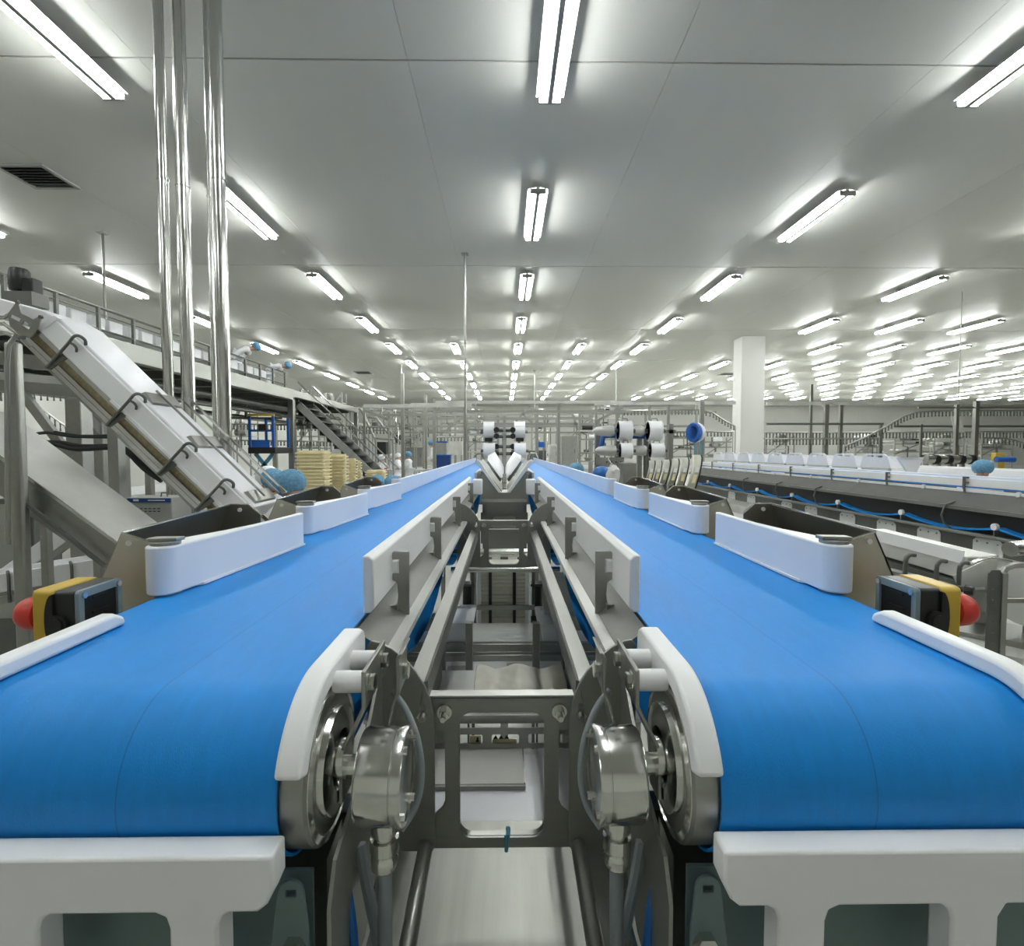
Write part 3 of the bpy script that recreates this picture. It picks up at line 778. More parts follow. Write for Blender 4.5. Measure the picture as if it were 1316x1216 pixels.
# thin hanger rods
for px, py, d, zb, lab in ((597.5, 331, 9.42, .0, 'thin steel pole from the ceiling to the floor left of the V chute'), (132, 307, 8.6, 3.05, 'thin rod hanging from the ceiling by the raised walkway'),
                       (687, 478, 23, 2.9, 'thin pole hanging above the belt ends'), (792, 478, 22, 2.4, 'thin pole from the ceiling near the white drums'), (516, 470, 21.5, 0, 'thin pole far left beyond the workers')):
    p = at(px, py, d)
    t = Thing('hanger_rod', lab, 'rod', (p.x, p.y, zb))
    t.part('rod', MB().cyl((p.x, p.y, zb), (p.x, p.y, ZC), .02, 8), 'steel')
    t.part('ceiling_plate', MB().box(p.x - .06, p.x + .06, p.y - .06, p.y + .06, ZC - .015, ZC), 'steel_painted')

# ------------------------------------------------------------------ left: white inclined conveyor
yF, yR = 2.40, 2.66
a0 = at(66, 401, yF); b0 = at(326, 652, yF)
dirv = (b0 - a0).normalized(); nrm = Vector((dirv.z, 0, -dirv.x))     # down-left of the slope
if nrm.z > 0: nrm = -nrm
upl = Vector((a0.x - 1.6, 0, a0.z + .43)); ud = (Vector((a0.x, 0, a0.z)) - upl).normalized(); un = Vector((ud.z, 0, -ud.x)); un = -un if un.z > 0 else un
A, B, U = (Vector((v.x, 0, v.z)) for v in (a0, b0, upl))
t = Thing('inclined_conveyor', 'white covered conveyor climbing steeply to the upper left, steel rails below', 'conveyor', ((A.x + B.x)/2, 2.53, 0))
xz = lambda v: (v.x, v.z)
bend = (nrm + un).normalized()
th = .092
cover = t.part('cover', MB().prism([xz(U), xz(A - ud*.05), xz(A + dirv*.05), xz(B), xz(B + nrm*th), xz(A + bend*th), xz(U + un*th)], 'xz', yF + .012, yR), 'white_gloss', bevel=.006)
t.part('side_panel', MB().prism([xz(A + dirv*.03 + nrm*.012), xz(B + nrm*.012), xz(B + nrm*.098), xz(A + dirv*.0 + nrm*.098)], 'xz', yF, yF + .014), 'white_plastic', bevel=.004)
t.part('panel_lip', MB().prism([xz(A + dirv*.45 + nrm*.09), xz(B + nrm*.09), xz(B + nrm*.106), xz(A + dirv*.45 + nrm*.106)], 'xz', yF - .006, yF), 'white_plastic', bevel=.002)
t.part('end_lip', MB().prism([xz(A + dirv*.02 + nrm*.0), xz(A + dirv*.045 - nrm*.004), xz(A + dirv*.03 + nrm*.09), xz(A + dirv*.005 + nrm*.09)], 'xz', yF - .006, yF + .02), 'white_plastic', bevel=.003)
Le = (B - A).length
def along(k, off, y): p = A + dirv*k + nrm*off; return Vector((p.x, y, p.z))
t.part('return_belt', MB().bar(along(.02, .128, yF + .13), along(Le, .128, yF + .13), .24, .052, (0, 1, 0)) if False else MB().prism([xz(A + nrm*.104), xz(B + nrm*.104), xz(B + nrm*.152), xz(A + nrm*.152)], 'xz', yF + .016, yR), 'tan_belt')
for off, nm in ((.106, 'upper_rail'), (.158, 'lower_rail'), (.178, 'bottom_rail')):
    t.part(nm, MB().bar(along(-.03, off, yF), along(Le + .1, off, yF), .018, .009, (0, 1, 0)), 'steel_polished')
    t.part(nm, MB().bar(along(-.03, off, yR), along(Le + .1, off, yR), .018, .009, (0, 1, 0)), 'steel')
t.part('under_tray', MB().prism([xz(A + nrm*.18 + dirv*.1), xz(B + nrm*.18), xz(B + nrm*.2), xz(A + nrm*.2 + dirv*.1)], 'xz', yF, yR), 'steel')
for k in (.16, .52, .83, 1.06):
    q = along(k, .19, yF - .012)
    pts = [along(k, .19, yF - .012), along(k, .04, yF - .02), along(k + .0, .0, yF - .024), along(k + .012, -.018, yF - .022), along(k + .035, -.018, yF - .01), along(k + .045, .0, yF)]
    h = t.part('rail_hook', MB().tube(spl(pts, 3), .0065, 8), 'steel_dark')
    t.part('finger', MB().tube(spl([along(k, .035, yF - .018), along(k + .02, .028, yF - .02), along(k + .034, .034, yF - .012), along(k + .036, .05, yF)], 3), .0055, 8), 'steel_dark', h)
    t.part('plate', MB().prism([xz(A + dirv*(k-.01) + nrm*.19), xz(A + dirv*(k+.012) + nrm*.19), xz(A + dirv*(k+.03) + nrm*.1), xz(A + dirv*(k+.005) + nrm*.1)], 'xz', yF - .01, yF - .006), 'steel_dark', h)
for k in (.50, .78, 1.14):
    m = MB().prism([xz(A + dirv*k), xz(A + dirv*(k+.075)), xz(A + dirv*(k+.07) - nrm*.012), xz(A + dirv*(k+.01) - nrm*.02)], 'xz', yF + .04, yR - .01)
    t.part('cleat', m, 'steel', bevel=.002)
for y, k0 in ((yF + .12, .5), (yR + .012, .55)):
    t.part('top_rail', MB().bar(along(k0, -.028, y), along(1.2, -.028, y), .009, .009, (0, 1, 0)), 'steel')
t.part('top_rail', MB().bar(along(.55, -.05, yR + .03), along(1.22, -.05, yR + .03), .01, .01, (0, 1, 0)), 'steel_polished')
# steel head plate with cut-outs near the bend
hp = [at(x, y, yF - .015) for x, y in ((11, 404), (24, 386), (28, 403), (44, 411), (55, 405), (50, 420), (42, 433), (28, 432), (14, 419))]
h1 = [at(x, y, yF - .015) for x, y in ((15, 404), (28, 410), (26, 414), (14, 408))]
h2 = [at(x, y, yF - .015) for x, y in ((32, 412), (42, 420), (38, 424), (29, 418))]
hpt = t.part('head_plate', MB().prism([xz(v) for v in hp], 'xz', yF - .02, yF - .014, holes=[[xz(v) for v in h1], [xz(v) for v in h2]]), 'steel')
for x, y in ((24, 389), (54, 408)):
    v = at(x, y, yF - .02); t.part('bolt', MB().cyl(v, v + Vector((0, -.012, 0)), .008, 6), 'steel_dark', hpt)
for sg in ([(-30, 420), (5, 416), (16, 424), (30, 432)], [(-30, 432), (8, 428), (26, 436)], [(-20, 408), (6, 408), (12, 404)]):
    t.part('pipe', MB().tube([at(x, y, yF) for x, y in sg], .009, 8), 'steel_polished')
mo = at(28, 366, yR + .06)
mt = t.part('drive_motor', MB().lathe([(.03, 0), (.042, .005), (.045, .04), (.045, .1), (.036, .112), (.0, .114)], (mo.x - .01, mo.y, mo.z - .035), (.0, 0, 1), 16), 'black_plastic')
t.part('gearbox', MB().box(mo.x + .02, mo.x + .075, mo.y - .03, mo.y + .04, mo.z - .06, mo.z + .03), 'black_plastic', mt, bevel=.008)
t.part('mount', MB().box(mo.x - .05, mo.x + .09, mo.y - .05, mo.y + .05, mo.z - .11, mo.z - .045), 'steel_dark', mt)
for x in (-.95, 1.25):
    pass
for k in (.35, 1.0):
    q = along(k, .2, yR - .04)
    t.part('leg', MB().box(q.x - .025, q.x + .025, q.y - .025, q.y + .025, 0, q.z), 'steel')
# black hoses hung below it
t = Thing('hose_bundle', 'thick black hoses looping under the white inclined conveyor', 'hose', at(140, 575, 2.75))
for pts, r in (([(38, 560), (60, 556), (95, 561), (150, 562), (165, 564)], .008), ([(52, 568), (72, 571), (100, 577), (145, 575), (165, 582), (185, 602), (208, 618)], .014), ([(70, 555), (105, 560), (150, 560), (163, 566)], .006), ([(50, 569), (75, 568), (105, 573), (150, 573), (168, 581), (190, 600), (212, 616)], .009)):
    t.part('hose', MB().tube(spl([at(x, y, 2.72) for x, y in pts], 3), r, 8), 'black_rubber')

# ------------------------------------------------------------------ left: grey chute and its stand
c = [at(-90, 522, 2.0), at(172, 715, 2.0)]
cd = (c[1] - c[0]).normalized(); cn = Vector((cd.z, 0, -cd.x)); cn = -cn if cn.z > 0 else cn
C0, C1 = Vector((c[0].x, 0, c[0].z)), Vector((c[1].x, 0, c[1].z))
t = Thing('steel_chute', 'wide pale grey steel chute sloping down behind the first left pocket', 'chute', (C0.x, 2.15, 0))
t.part('bed', MB().prism([xz(C0), xz(C1), xz(C1 + cn*.01), xz(C0 + cn*.01)], 'xz', 2.0, 2.31), 'sheet_pale')
t.part('side', MB().prism([xz(C0 - cn*.004), xz(C1 - cn*.004), xz(C1 + cn*.10), xz(C0 + cn*.12)], 'xz', 1.995, 2.0), 'steel')
t.part('lip', MB().bar((C0.x, 1.997, C0.z + .004), (C1.x, 1.997, C1.z + .004), .01, .006, (0, 1, 0)), 'steel_polished')
for k in (.25, .55): 
    q = C0.lerp(C1, k) + cn*.02; t.part('leg', MB().box(q.x - .014, q.x + .014, 2.26, 2.29, 0, q.z), 'steel')
t = Thing('support_post', 'thick square steel post with a bent top, left of the grey chute', 'post', at(22, 840, 1.95) * 1)
t.o.location.z = 0; t.loc = Vector(t.o.location)
p0 = at(22, 600, 1.94)
t.part('tube', MB().box(p0.x - .024, p0.x + .024, 1.93, 1.96, 0, at(22, 440, 1.94).z), 'steel', bevel=.008)
t.part('bent_top', MB().tube([at(10, 700, 1.9), at(9, 470, 1.9), at(11, 445, 1.9), at(19, 433, 1.92), at(30, 434, 1.93), at(38, 444, 2.2)], .008, 8), 'steel')
t.part('brace', MB().bar(at(32, 646, 1.95), at(135, 728, 1.97), .012, .012), 'steel_dark')
t = Thing('conveyor_stand', 'steel stand of two posts and a slanted brace under the white incline', 'stand', (at(104, 600, 2.9).x, 2.9, 0))
for px, w_, d in ((104, .085, 2.9), (131, .085, 3.3), (158, .06, 3.5), (192, .045, 3.7)):
    q = at(px, 600, d); zt = at(px, {104: 512, 131: 522, 158: 560, 192: 598}[px], d).z
    t.part('post', MB().box(q.x - w_/2, q.x + w_/2, d - w_/2, d + w_/2, 0, zt), 'steel', bevel=.006)
t.part('brace', MB().bar(at(30, 506, 2.85), at(100, 600, 2.9), .04, .04), 'steel')
t.part('brace', MB().bar(at(104, 530, 3.2), at(135, 560, 3.3), .06, .05), 'steel')
t.part('crossbar', MB().bar(at(-40, 455, 2.9), at(80, 470, 2.9), .05, .07), 'steel')
t.part('crossbar', MB().bar(at(-40, 480, 2.9), at(110, 492, 2.9), .04, .04), 'sheet_pale')
t.part('crossbar', MB().bar(at(-40, 492, 2.9), at(110, 505, 2.9), .05, .06), 'steel')
# small white conveyors low down behind the post
def gutter(p, q, d0, d1, label, hooks):
    t = Thing('gutter_conveyor', label, 'conveyor', (at(*p, d0).x, d0, 0))
    a, b = at(*p, d0), at(*q, d1)
    t.part('bed', MB().bar(a, b, .17, .03), 'white_plastic', bevel=.003)
    dd = (b - a).normalized(); sd = dd.cross(Vector((0, 0, 1))).normalized()
    for k in (-1, 1):
        t.part('side', MB().bar(a + sd*.085*k + Vector((0, 0, .0)), b + sd*.085*k, .014, .08), 'white_plastic', bevel=.003)
        t.part('frame_rail', MB().bar(a + sd*.08*k - Vector((0, 0, .075)), b + sd*.08*k - Vector((0, 0, .075)), .03, .03), 'steel')
    for k in hooks:
        h = a.lerp(b, k) + (sd if sd.y < 0 else -sd)*.1
        t.part('rail_hook', MB().tube(spl([h + Vector((0, 0, -.09)), h + Vector((0, 0, .02)), h + Vector((-.012, .01, .04)), h + Vector((-.03, .03, .04))], 3), .006, 8), 'steel_dark')
    for k in (.15, .8):
        h = a.lerp(b, k); t.part('leg', MB().box(h.x - .02, h.x + .02, h.y - .02, h.y + .02, 0, h.z - .07), 'steel')
gutter((-120, 765), (150, 722), 2.25, 2.55, 'level white gutter conveyor low behind the emergency-stop box', (.5, .8))
gutter((-40, 775), (95, 678), 2.9, 3.1, 'short white gutter conveyor rising to the right behind the level one', (.35, .75))
t = Thing('grey_cabinet', 'dark cabinet low at the left edge behind the post', 'cabinet', (at(28, 690, 3.4).x, 3.4, 0))
q = at(28, 640, 3.4)
t.part('body', MB().box(q.x - .10, q.x + .16, 3.3, 3.5, 0, q.z), 'steel_dark', bevel=.006)
t.part('door', MB().box(q.x - .08, q.x + .14, 3.29, 3.3, .5, q.z - .03), 'steel_painted', bevel=.003)
# control box with a blue header
t = Thing('control_box', 'grey box with a blue printed header strip under the white incline', 'control box', (at(192, 660, 3.1).x, 3.15, 0))
q0, q1 = at(160, 640, 3.1), at(222, 700, 3.1)
t.part('body', MB().box(q0.x, q1.x, 3.1, 3.3, q1.z, q0.z), 'steel_painted', bevel=.006)
lb = t.part('header', MB().box(q0.x + .004, q1.x - .002, 3.094, 3.1, q0.z - .026, q0.z - .002), 'label_blue')
t.part('lettering', MB().box(q0.x + .055, q0.x + .085, 3.092, 3.094, q0.z - .019, q0.z - .008), 'label_white', lb)
for i in range(9): t.part('lettering', MB().box(q0.x + .14 + i*.011, q0.x + .148 + i*.011, 3.092, 3.094, q0.z - .017, q0.z - .011), 'label_white', lb)
for i in range(5):
    for j in range(2): t.part('vent_slot', MB().box(q0.x + .09 + i*.025, q0.x + .103 + i*.025, 3.096, 3.1, q0.z - .065 - j*.016, q0.z - .06 - j*.016), 'black_plastic')
t.part('handle', MB().tube([(q0.x + .16, 3.18, q0.z), (q0.x + .163, 3.18, q0.z + .022), (q0.x + .195, 3.18, q0.z + .022), (q0.x + .198, 3.18, q0.z)], .004, 6), 'steel_dark')
t.part('pedestal', MB().box((q0.x + q1.x)/2 - .05, (q0.x + q1.x)/2 + .05, 3.15, 3.25, 0, q1.z), 'steel')

# ------------------------------------------------------------------ left: raised walkway
DZ = 2.78
t = Thing('raised_walkway', 'long raised steel walkway with railing and hanging gear, left under the ceiling', 'walkway', (-5.4, 7.5, 0))
t.part('deck', MB().box(-6.9, -4.55, 3.0, 16.2, DZ - .05, DZ), 'steel_dark')
t.part('edge_beam', MB().box(-4.55, -4.43, 3.0, 11.3, DZ - .19, DZ + .03), 'steel_plate', bevel=.01)
t.part('edge_beam', MB().box(-4.52, -4.44, 11.3, 16.2, DZ - .12, DZ + .03), 'steel', bevel=.01)
t.part('far_beam', MB().box(-7.0, -6.88, 3.0, 16.2, DZ - .19, DZ + .03), 'steel')
for i in range(14): t.part('joist', MB().box(-6.9, -4.55, 3.4 + i*.93, 3.48 + i*.93, DZ - .17, DZ - .05), 'steel_dark')
for z, r in ((DZ + .34, .016), (DZ + .27, .008), (DZ + .10, .012)):
    t.part('rail', MB().cyl((-4.48, 3.0, z), (-4.48, 11.0, z), r, 8), 'steel_dark')
for i in range(15): t.part('baluster', MB().box(-4.495, -4.465, 3.2 + i*.55, 3.23 + i*.55, DZ + .03, DZ + .34), 'steel_dark')
for x, y in ((-4.49, 11.25), (-6.94, 11.25), (-4.49, 16.1), (-6.94, 16.1), (-6.94, 4.5)):
    t.part('post', MB().box(x - .06, x + .06, y - .06, y + .06, 0, DZ - .12), 'steel', bevel=.01)
# cups on the line along the walkway
for i in range(22):
    y = 4.3 + i*.27
    tag(MB().prism([(y, DZ + .10), (y + .2, DZ + .10), (y + .21, DZ + .25), (y - .01, DZ + .25)], 'yz', -4.68, -4.52).build('product_tub', 'white_plastic', bevel=.01), 'small white tub in the row behind the railing of the raised walkway', 'tub', 'tubs along the raised walkway')
# clutter under the deck
t = Thing('pipe_run', 'bundle of horizontal pipes slung below the raised walkway', 'pipes', (-5.2, 8, DZ - .6))
for i, (x, z, r) in enumerate(((-4.8, DZ - .34, .05), (-5.1, DZ - .42, .04), (-5.5, DZ - .36, .06), (-5.9, DZ - .5, .05), (-4.7, DZ - .52, .03))):
    t.part('pipe', MB().cyl((x, 3.2, z), (x, 15.5, z), r, 10), 'steel' if i % 2 else 'steel_dark')
for y in (5, 8, 11, 14): t.part('hanger', MB().box(-6.0, -4.6, y, y + .05, DZ - .60, DZ - .56).box(-5.35, -5.31, y, y + .05, DZ - .58, DZ - .17), 'steel_dark')
person('worker in white with blue hair net bending forward on the raised walkway', (-5.5, 10.9, DZ), 1.2, -1.3, lean=1.0, bow=.2, pose='down')
person('worker in white bent right over at the end of the raised walkway', (-5.35, 12.1, DZ), 1.08, -1.4, lean=1.3, bow=.0, pose='down')
t = Thing('staircase', 'steel staircase with dark treads coming down from the raised walkway', 'stairs', (-3.6, 12, 0))
sA, sB = at(392, 522, 12.2), at(508, 632, 12.2)
for y in (11.8, 12.7):
    t.part('stringer', MB().bar((sA.x, y, sA.z), (sB.x, y, sB.z), .03, .16, (0, 0, 1)), 'steel_painted')
    t.part('handrail', MB().tube([(sA.x, y, sA.z + .5), (sB.x, y, sB.z + .5)], .018, 8), 'steel_polished')
t.part('soffit', MB().bar((sA.x - .05, 12.25, sA.z - .07), (sB.x - .05, 12.25, sB.z - .07), .86, .02, (0, 0, 1)), 'black_plastic')
for i in range(13):
    k = (i + .5)/13; x = sA.x + (sB.x - sA.x)*k; z = sA.z + (sB.z - sA.z)*k
    t.part('tread', MB().box(x - .09, x + .09, 11.81, 12.69, z - .015, z + .015), 'black_plastic')
    t.part('riser', MB().box(x - .09, x - .08, 11.81, 12.69, z - .15, z), 'black_plastic')

# ------------------------------------------------------------------ blue scissor lift
t = Thing('scissor_lift', 'blue scissor lift with a raised cage behind the pipes', 'lift', (at(346, 570, 10.5).x, 10.5, 0))
q0, q1 = at(330, 536, 10.5), at(360, 575, 10.5)
for x in (q0.x, q1.x):
    for y in (10.2, 10.9): t.part('cage_post', MB().box(x - .022, x + .022, y - .02, y + .02, q1.z, q0.z), 'blue_paint')
t.part('top_rail', MB().box(q0.x - .03, q1.x + .03, 10.18, 10.22, q0.z, q0.z + .04), 'yellow_plastic')
t.part('mid_rail', MB().box(q0.x, q1.x, 10.18, 10.22, (q0.z + q1.z)/2, (q0.z + q1.z)/2 + .04), 'blue_paint')
t.part('platform', MB().box(q0.x - .02, q1.x + .05, 10.15, 10.95, q1.z - .12, q1.z), 'black_plastic', bevel=.01)
t.part('skirt', MB().box(q0.x + .06, q1.x - .05, 10.14, 10.16, q1.z, q1.z + .14), 'blue_paint')
t.part('control_panel', MB().box(q0.x + .2, q1.x - .1, 10.12, 10.18, q0.z - .28, q0.z - .16), 'black_plastic')
for i in range(3):
    za, zb = q1.z - .12 - .42*i, q1.z - .54 - .42*i
    for a_, b_ in ((q0.x + .05, q1.x - .05), (q1.x - .05, q0.x + .05)):
        t.part('scissor_arm', MB().bar((a_, 10.3 + .02*i, za), (b_, 10.3 + .02*i, zb), .03, .07), 'teal_plastic')
t.part('base', MB().box(q0.x - .1, q1.x + .1, 10.1, 11.2, .14, .5), 'blue_paint', bevel=.02)
for x in (q0.x, q1.x):
    for y in (10.3, 11.0): t.part('wheel', MB().cyl((x - .05, y, .14), (x + .05, y, .14), .14, 16), 'black_rubber')

# ------------------------------------------------------------------ stacks of pale yellow trays
def tray_mesh(wd, dp, h):
    m = MB(); e = .022
    m.prism(rrect(-wd/2, wd/2, -dp/2, dp/2, .02, 2), 'xy', 0, h*.45)
    m.prism(rrect(-wd/2 + e, wd/2 - e, -dp/2 + e, dp/2 - e, .02, 2), 'xy', h*.45, h)
    return m
def tray_stack(px0, px1, ptop, d, n, where):
    a, b = at(px0, ptop, d), at(px1, ptop, d)
    wd = b.x - a.x; h = .042
    o = None
    for i in range(n):
        z = a.z - h*(i + 1)
        if i == 0:
            o = tray_mesh(wd, wd*.8, h*.98).build('tray', 'pale_yellow', smooth=False); c_ = o
        else:
            c_ = o.copy(); COL.objects.link(c_)
        c_.location = ((a.x + b.x)/2 + random.uniform(-.004, .004), d, z)
        tag(c_, 'pale yellow ribbed tray in the stack ' + where, 'tray', 'pale yellow trays ' + where)
    zb = a.z - h*n
    t = Thing('stack_trolley', 'low steel trolley under the trays ' + where, 'trolley', ((a.x + b.x)/2, d, 0))
    t.part('bed', MB().box(a.x - .02, b.x + .02, d - wd*.4, d + wd*.4, zb - .05, zb - .001), 'steel')
    for x in (a.x + .04, b.x - .04):
        t.part('leg', MB().box(x - .02, x + .02, d - .03, d + .03, .0, zb - .05), 'steel')
tray_stack(384, 422, 579, 6.5, 15, 'tallest and leftmost beyond the incline')
tray_stack(423, 446, 583.5, 6.9, 14, 'second from the left, just lower')
tray_stack(446, 459, 589, 7.5, 12, 'third and narrow, lower still')
tray_stack(458.5, 465, 592, 8.2, 11, 'narrowest, at the right end of the row')
tray_stack(471, 496, 604, 8.6, 6, 'low, near the workers on the left')

# ------------------------------------------------------------------ centre: V-shaped chute between the belts
t = Thing('v_chute', 'V-shaped white chute on a dark steel hopper between the two belts', 'chute', (0, 3.8, 0))
yv = 3.42
z0, z1, hw = 1.285, 1.475, .172
t.part('hopper_front', MB().prism([(-.155, 1.38), (-.128, 1.415), (-.03, 1.272), (.03, 1.272), (.128, 1.415), (.155, 1.38), (.155, 1.225), (-.155, 1.225)], 'xz', yv, yv + .006), 'steel_plate')
for s in (-1, 1):
    t.part('lip', MB().prism(mirx([(.018, 1.272), (.038, 1.272), (.19, 1.478), (.176, 1.488), (.158, 1.478)], s), 'xz', yv - .012, yv + .03), 'white_plastic', bevel=.003)
    t.part('wing', MB().sheet([(s*.02, yv + .03, 1.274), (s*.165, yv + .03, 1.474), (s*.165, yv + .65, 1.474), (s*.02, yv + .65, 1.274)], .006), 'steel_plate')
    t.part('hopper_side', MB().box(min(s*.15, s*.155), max(s*.15, s*.155), yv + .006, yv + .9, 1.225, 1.39), 'steel_plate')
    t.part('back_wing', MB().sheet([(s*.006, yv + .85, 1.325), (s*.036, yv + .85, 1.325), (s*.136, yv + .85, 1.468), (s*.142, yv + 1.15, 1.50), (s*.085, yv + 1.36, 1.53), (s*.006, yv + 1.36, 1.405)], .012), 'white_gloss')
    t.part('back_rim', MB().bar((s*.03, yv + .84, 1.305), (s*.135, yv + .98, 1.45), .012, .03), 'steel')
t.part('throat', MB().box(-.03, .03, yv + .02, yv + .9, 1.262, 1.27), 'steel')
for i in range(6): t.part('rib', MB().box(-.014, .014, yv + .3 + i*.11, yv + .32 + i*.11, 1.27, 1.285 + i*.014), 'sheet_pale')
t.part('spine', MB().box(-.012, .012, yv + 1.3, yv + 1.33, 1.1, 1.85), 'steel_painted')
t.part('hopper_base', MB().prism([(-.14, 1.222), (.14, 1.222), (.115, 1.15), (-.115, 1.15)], 'xz', yv - .11, yv - .105), 'steel')
t.part('hopper_base', MB().sheet([(-.14, yv - .105, 1.222), (.14, yv - .105, 1.222), (.15, yv, 1.232), (-.15, yv, 1.232)], .004), 'steel')
t.part('rear_plate', MB().prism([(-.15, 1.15), (.15, 1.15), (.15, .95), (-.15, .95)], 'xz', yv - .06, yv - .055, holes=[rrect(-.074, .074, 1.0, 1.125, .02)]), 'steel_plate')
t.part('rear_panel', MB().box(-.14, .14, yv + .2, yv + .21, .9, 1.2), 'sheet_pale')
for s in (-1, 1):
    t.part('knob', MB().cyl((s*.13, yv - .07, 1.08), (s*.13, yv - .10, 1.08), .012, 10), 'steel_polished')
    t.part('leg', MB().box(s*.13 - .015, s*.13 + .015, yv + .1, yv + .13, 0, 1.225), 'steel')
t = Thing('grey_pan', 'grey square pan seen through the small far frame between the belts', 'pan', (0, 2.75, .9))
t.part('pan', MB().prism(rrect(-.085, .085, 1.02, 1.14, .01, 3), 'xz', 2.72, 2.74), 'steel_painted', bevel=.004)
t.part('front_bar', MB().cyl((-.13, 2.70, 1.16), (.13, 2.70, 1.16), .008, 10), 'sheet_pale')
t.part('foot', MB().box(-.02, .02, 2.72, 2.74, 0, 1.02), 'steel')

# between the belts, below: strapped tray block, bins, table, bench
a, b = at(612, 735, 2.2), at(681, 813, 2.2)
t = Thing('strapped_tray_block', 'block of stacked ivory trays held by two black straps under the aisle', 'tray block', ((a.x + b.x)/2, 2.3, b.z))
n = 16
for i in range(n):
    h = (a.z - b.z)/n; z = b.z + i*h
    t.part('tray', MB().box(a.x + .018, b.x - .018, 2.21, 2.45, z, z + h*.72).box(a.x + .024, b.x - .024, 2.215, 2.445, z + h*.72, z + h), 'ivory', smooth=False)
for x in (a.x + .012, b.x - .012): t.part('side_plate', MB().box(x - .008, x + .008, 2.205, 2.46, b.z - .02, a.z + .01), 'white_plastic')
for px in (630, 661):
    q = at(px, 770, 2.2); t.part('strap', MB().box(q.x - .0065, q.x + .0065, 2.196, 2.208, b.z - .025, a.z + .02), 'black_rubber')
t.part('band', MB().box(a.x - .02, b.x + .02, 2.188, 2.195, at(645, 783, 2.2).z, at(645, 777, 2.2).z), 'steel')
t.part('roller', MB().cyl((a.x - .1, 2.15, a.z + .02), (b.x + .12, 2.15, a.z + .02), .012, 12), 'steel_polished')
t.part('roller', MB().cyl((a.x - .12, 2.3, a.z + .06), (b.x + .14, 2.3, a.z + .06), .018, 12), 'steel_polished')
t.part('base_bar', MB().box(a.x - .02, b.x + .02, 2.2, 2.23, b.z - .005, b.z + .012), 'steel')
for x in (a.x - .015, b.x + .015):
    k = t.part('side_post', MB().box(x - .006, x + .006, 2.2, 2.24, 0, a.z + .03), 'steel_dark')
    t.part('clamp', MB().cyl((x - .012, 2.19, b.z + .06), (x + .012, 2.19, b.z + .06), .014, 8), 'black_plastic', k)
# a small motor each side
for s, px in ((-1, 602), (1, 690)):
    q = at(px, 765, 2.25)
    t2 = Thing('guide_motor', 'dark motor at the %s side of the strapped tray block' % SIDE[s], 'motor', (q.x, 2.25, q.z))
    t2.part('body', MB().cyl((q.x, 2.22, q.z - .05), (q.x, 2.22, q.z + .05), .022, 12), 'black_plastic')
    t2.part('flange', MB().box(q.x - .03, q.x + .03, 2.2, 2.26, q.z + .05, q.z + .06), 'steel_dark')
    t2.part('mount', MB().box(q.x - .004, q.x + .004, 2.22, 2.24, 0, q.z - .05), 'steel_dark')
q0, q1 = at(700, 745, 2.0), at(730, 790, 2.0)
t = Thing('electrical_box', 'plain grey electrical box under the right belt beside the tray block', 'box', (q0.x + .05, 2.0, q1.z))
t.part('body', MB().box(q0.x, q1.x + .05, 2.0, 2.12, q1.z, q0.z), 'steel_painted', bevel=.004)
t.part('stand', MB().box(q0.x + .03, q0.x + .06, 2.04, 2.07, 0, q1.z), 'steel')
# white bins
def bin_(px0, px1, pt, pb, d, label, dp=.22):
    a, b = at(px0, pt, d), at(px1, pb, d)
    t = Thing('white_bin', label, 'bin', ((a.x + b.x)/2, d, b.z))
    m = MB().prism([(a.x + .012, b.z), (b.x - .012, b.z), (b.x, a.z), (a.x, a.z)], 'xz', d, d + dp)
    t.part('body', m, 'white_plastic', bevel=.006)
    t.part('rim', MB().prism(rrect(a.x - .008, b.x + .008, d - .008, d + dp + .008, .015, 3), 'xy', a.z, a.z + .008, holes=[rrect(a.x + .012, b.x - .012, d + .012, d + dp - .012, .015, 3)]), 'white_plastic')
    return a, b
bin_(566, 606, 803, 826, 1.95, 'white bin under the aisle beside the tray block, left side')
bin_(694, 738, 805, 826, 1.95, 'white bin under the aisle beside the tray block, right side')
t = Thing('work_table', 'steel work table with a film-covered top under the aisle', 'table', (0, 1.75, 0))
zt = at(645, 850, 1.9).z
for zz, y in ((at(645, 828, 1.92).z, 1.92), (at(645, 842, 1.9).z, 1.9)):
    t.part('rail', MB().box(-.42, .42, y, y + .03, zz - .03, zz), 'steel', bevel=.003)
t.part('table_top', MB().box(-.40, .40, 1.48, 1.9, zt - .01, zt), 'table_film')
zs = at(645, 827, 1.94).z
t.part('back_shelf', MB().box(-.42, .42, 1.94, 2.17, zs - .012, zs), 'table_film')
for px in (603, 689):
    q = at(px, 840, 1.62)
    t.part('upright', MB().box(q.x - .011, q.x + .011, 1.61, 1.635, zt, at(px, 800, 1.62).z), 'steel', bevel=.002)
t.part('upright_bar', MB().box(at(606, 0, 1.62).x, at(688, 0, 1.62).x, 1.615, 1.63, at(640, 882, 1.62).z, at(640, 879, 1.62).z), 'steel')
for x in (-.38, .38):
    for y in (1.5, 1.87): t.part('leg', MB().box(x - .015, x + .015, y - .015, y + .015, 0, zt - .01), 'steel')
for x0, x1, y0, y1 in ((-.20, -.12, 1.5, 1.86), (.01, .05, 1.5, 1.88), (-.12, .0, 1.72, 1.76)):
    t.part('film_strip', MB().box(x0, x1, y0, y1, zt, zt + .0015), 'steel_painted')
q = at(676, 856, 1.8)
t = Thing('blue_knob', 'small dark blue knob lying on the film-covered work table', 'knob', (q.x, 1.8, zt))  # loose blue knob, rounded over a short collar
t.part('cap', MB().ball((q.x, 1.8, zt + .01), (.018, .018, .012), 12, 8), 'label_blue')
t.part('collar', MB().cyl((q.x, 1.8, zt), (q.x, 1.8, zt + .01), .012, 12), 'label_blue')
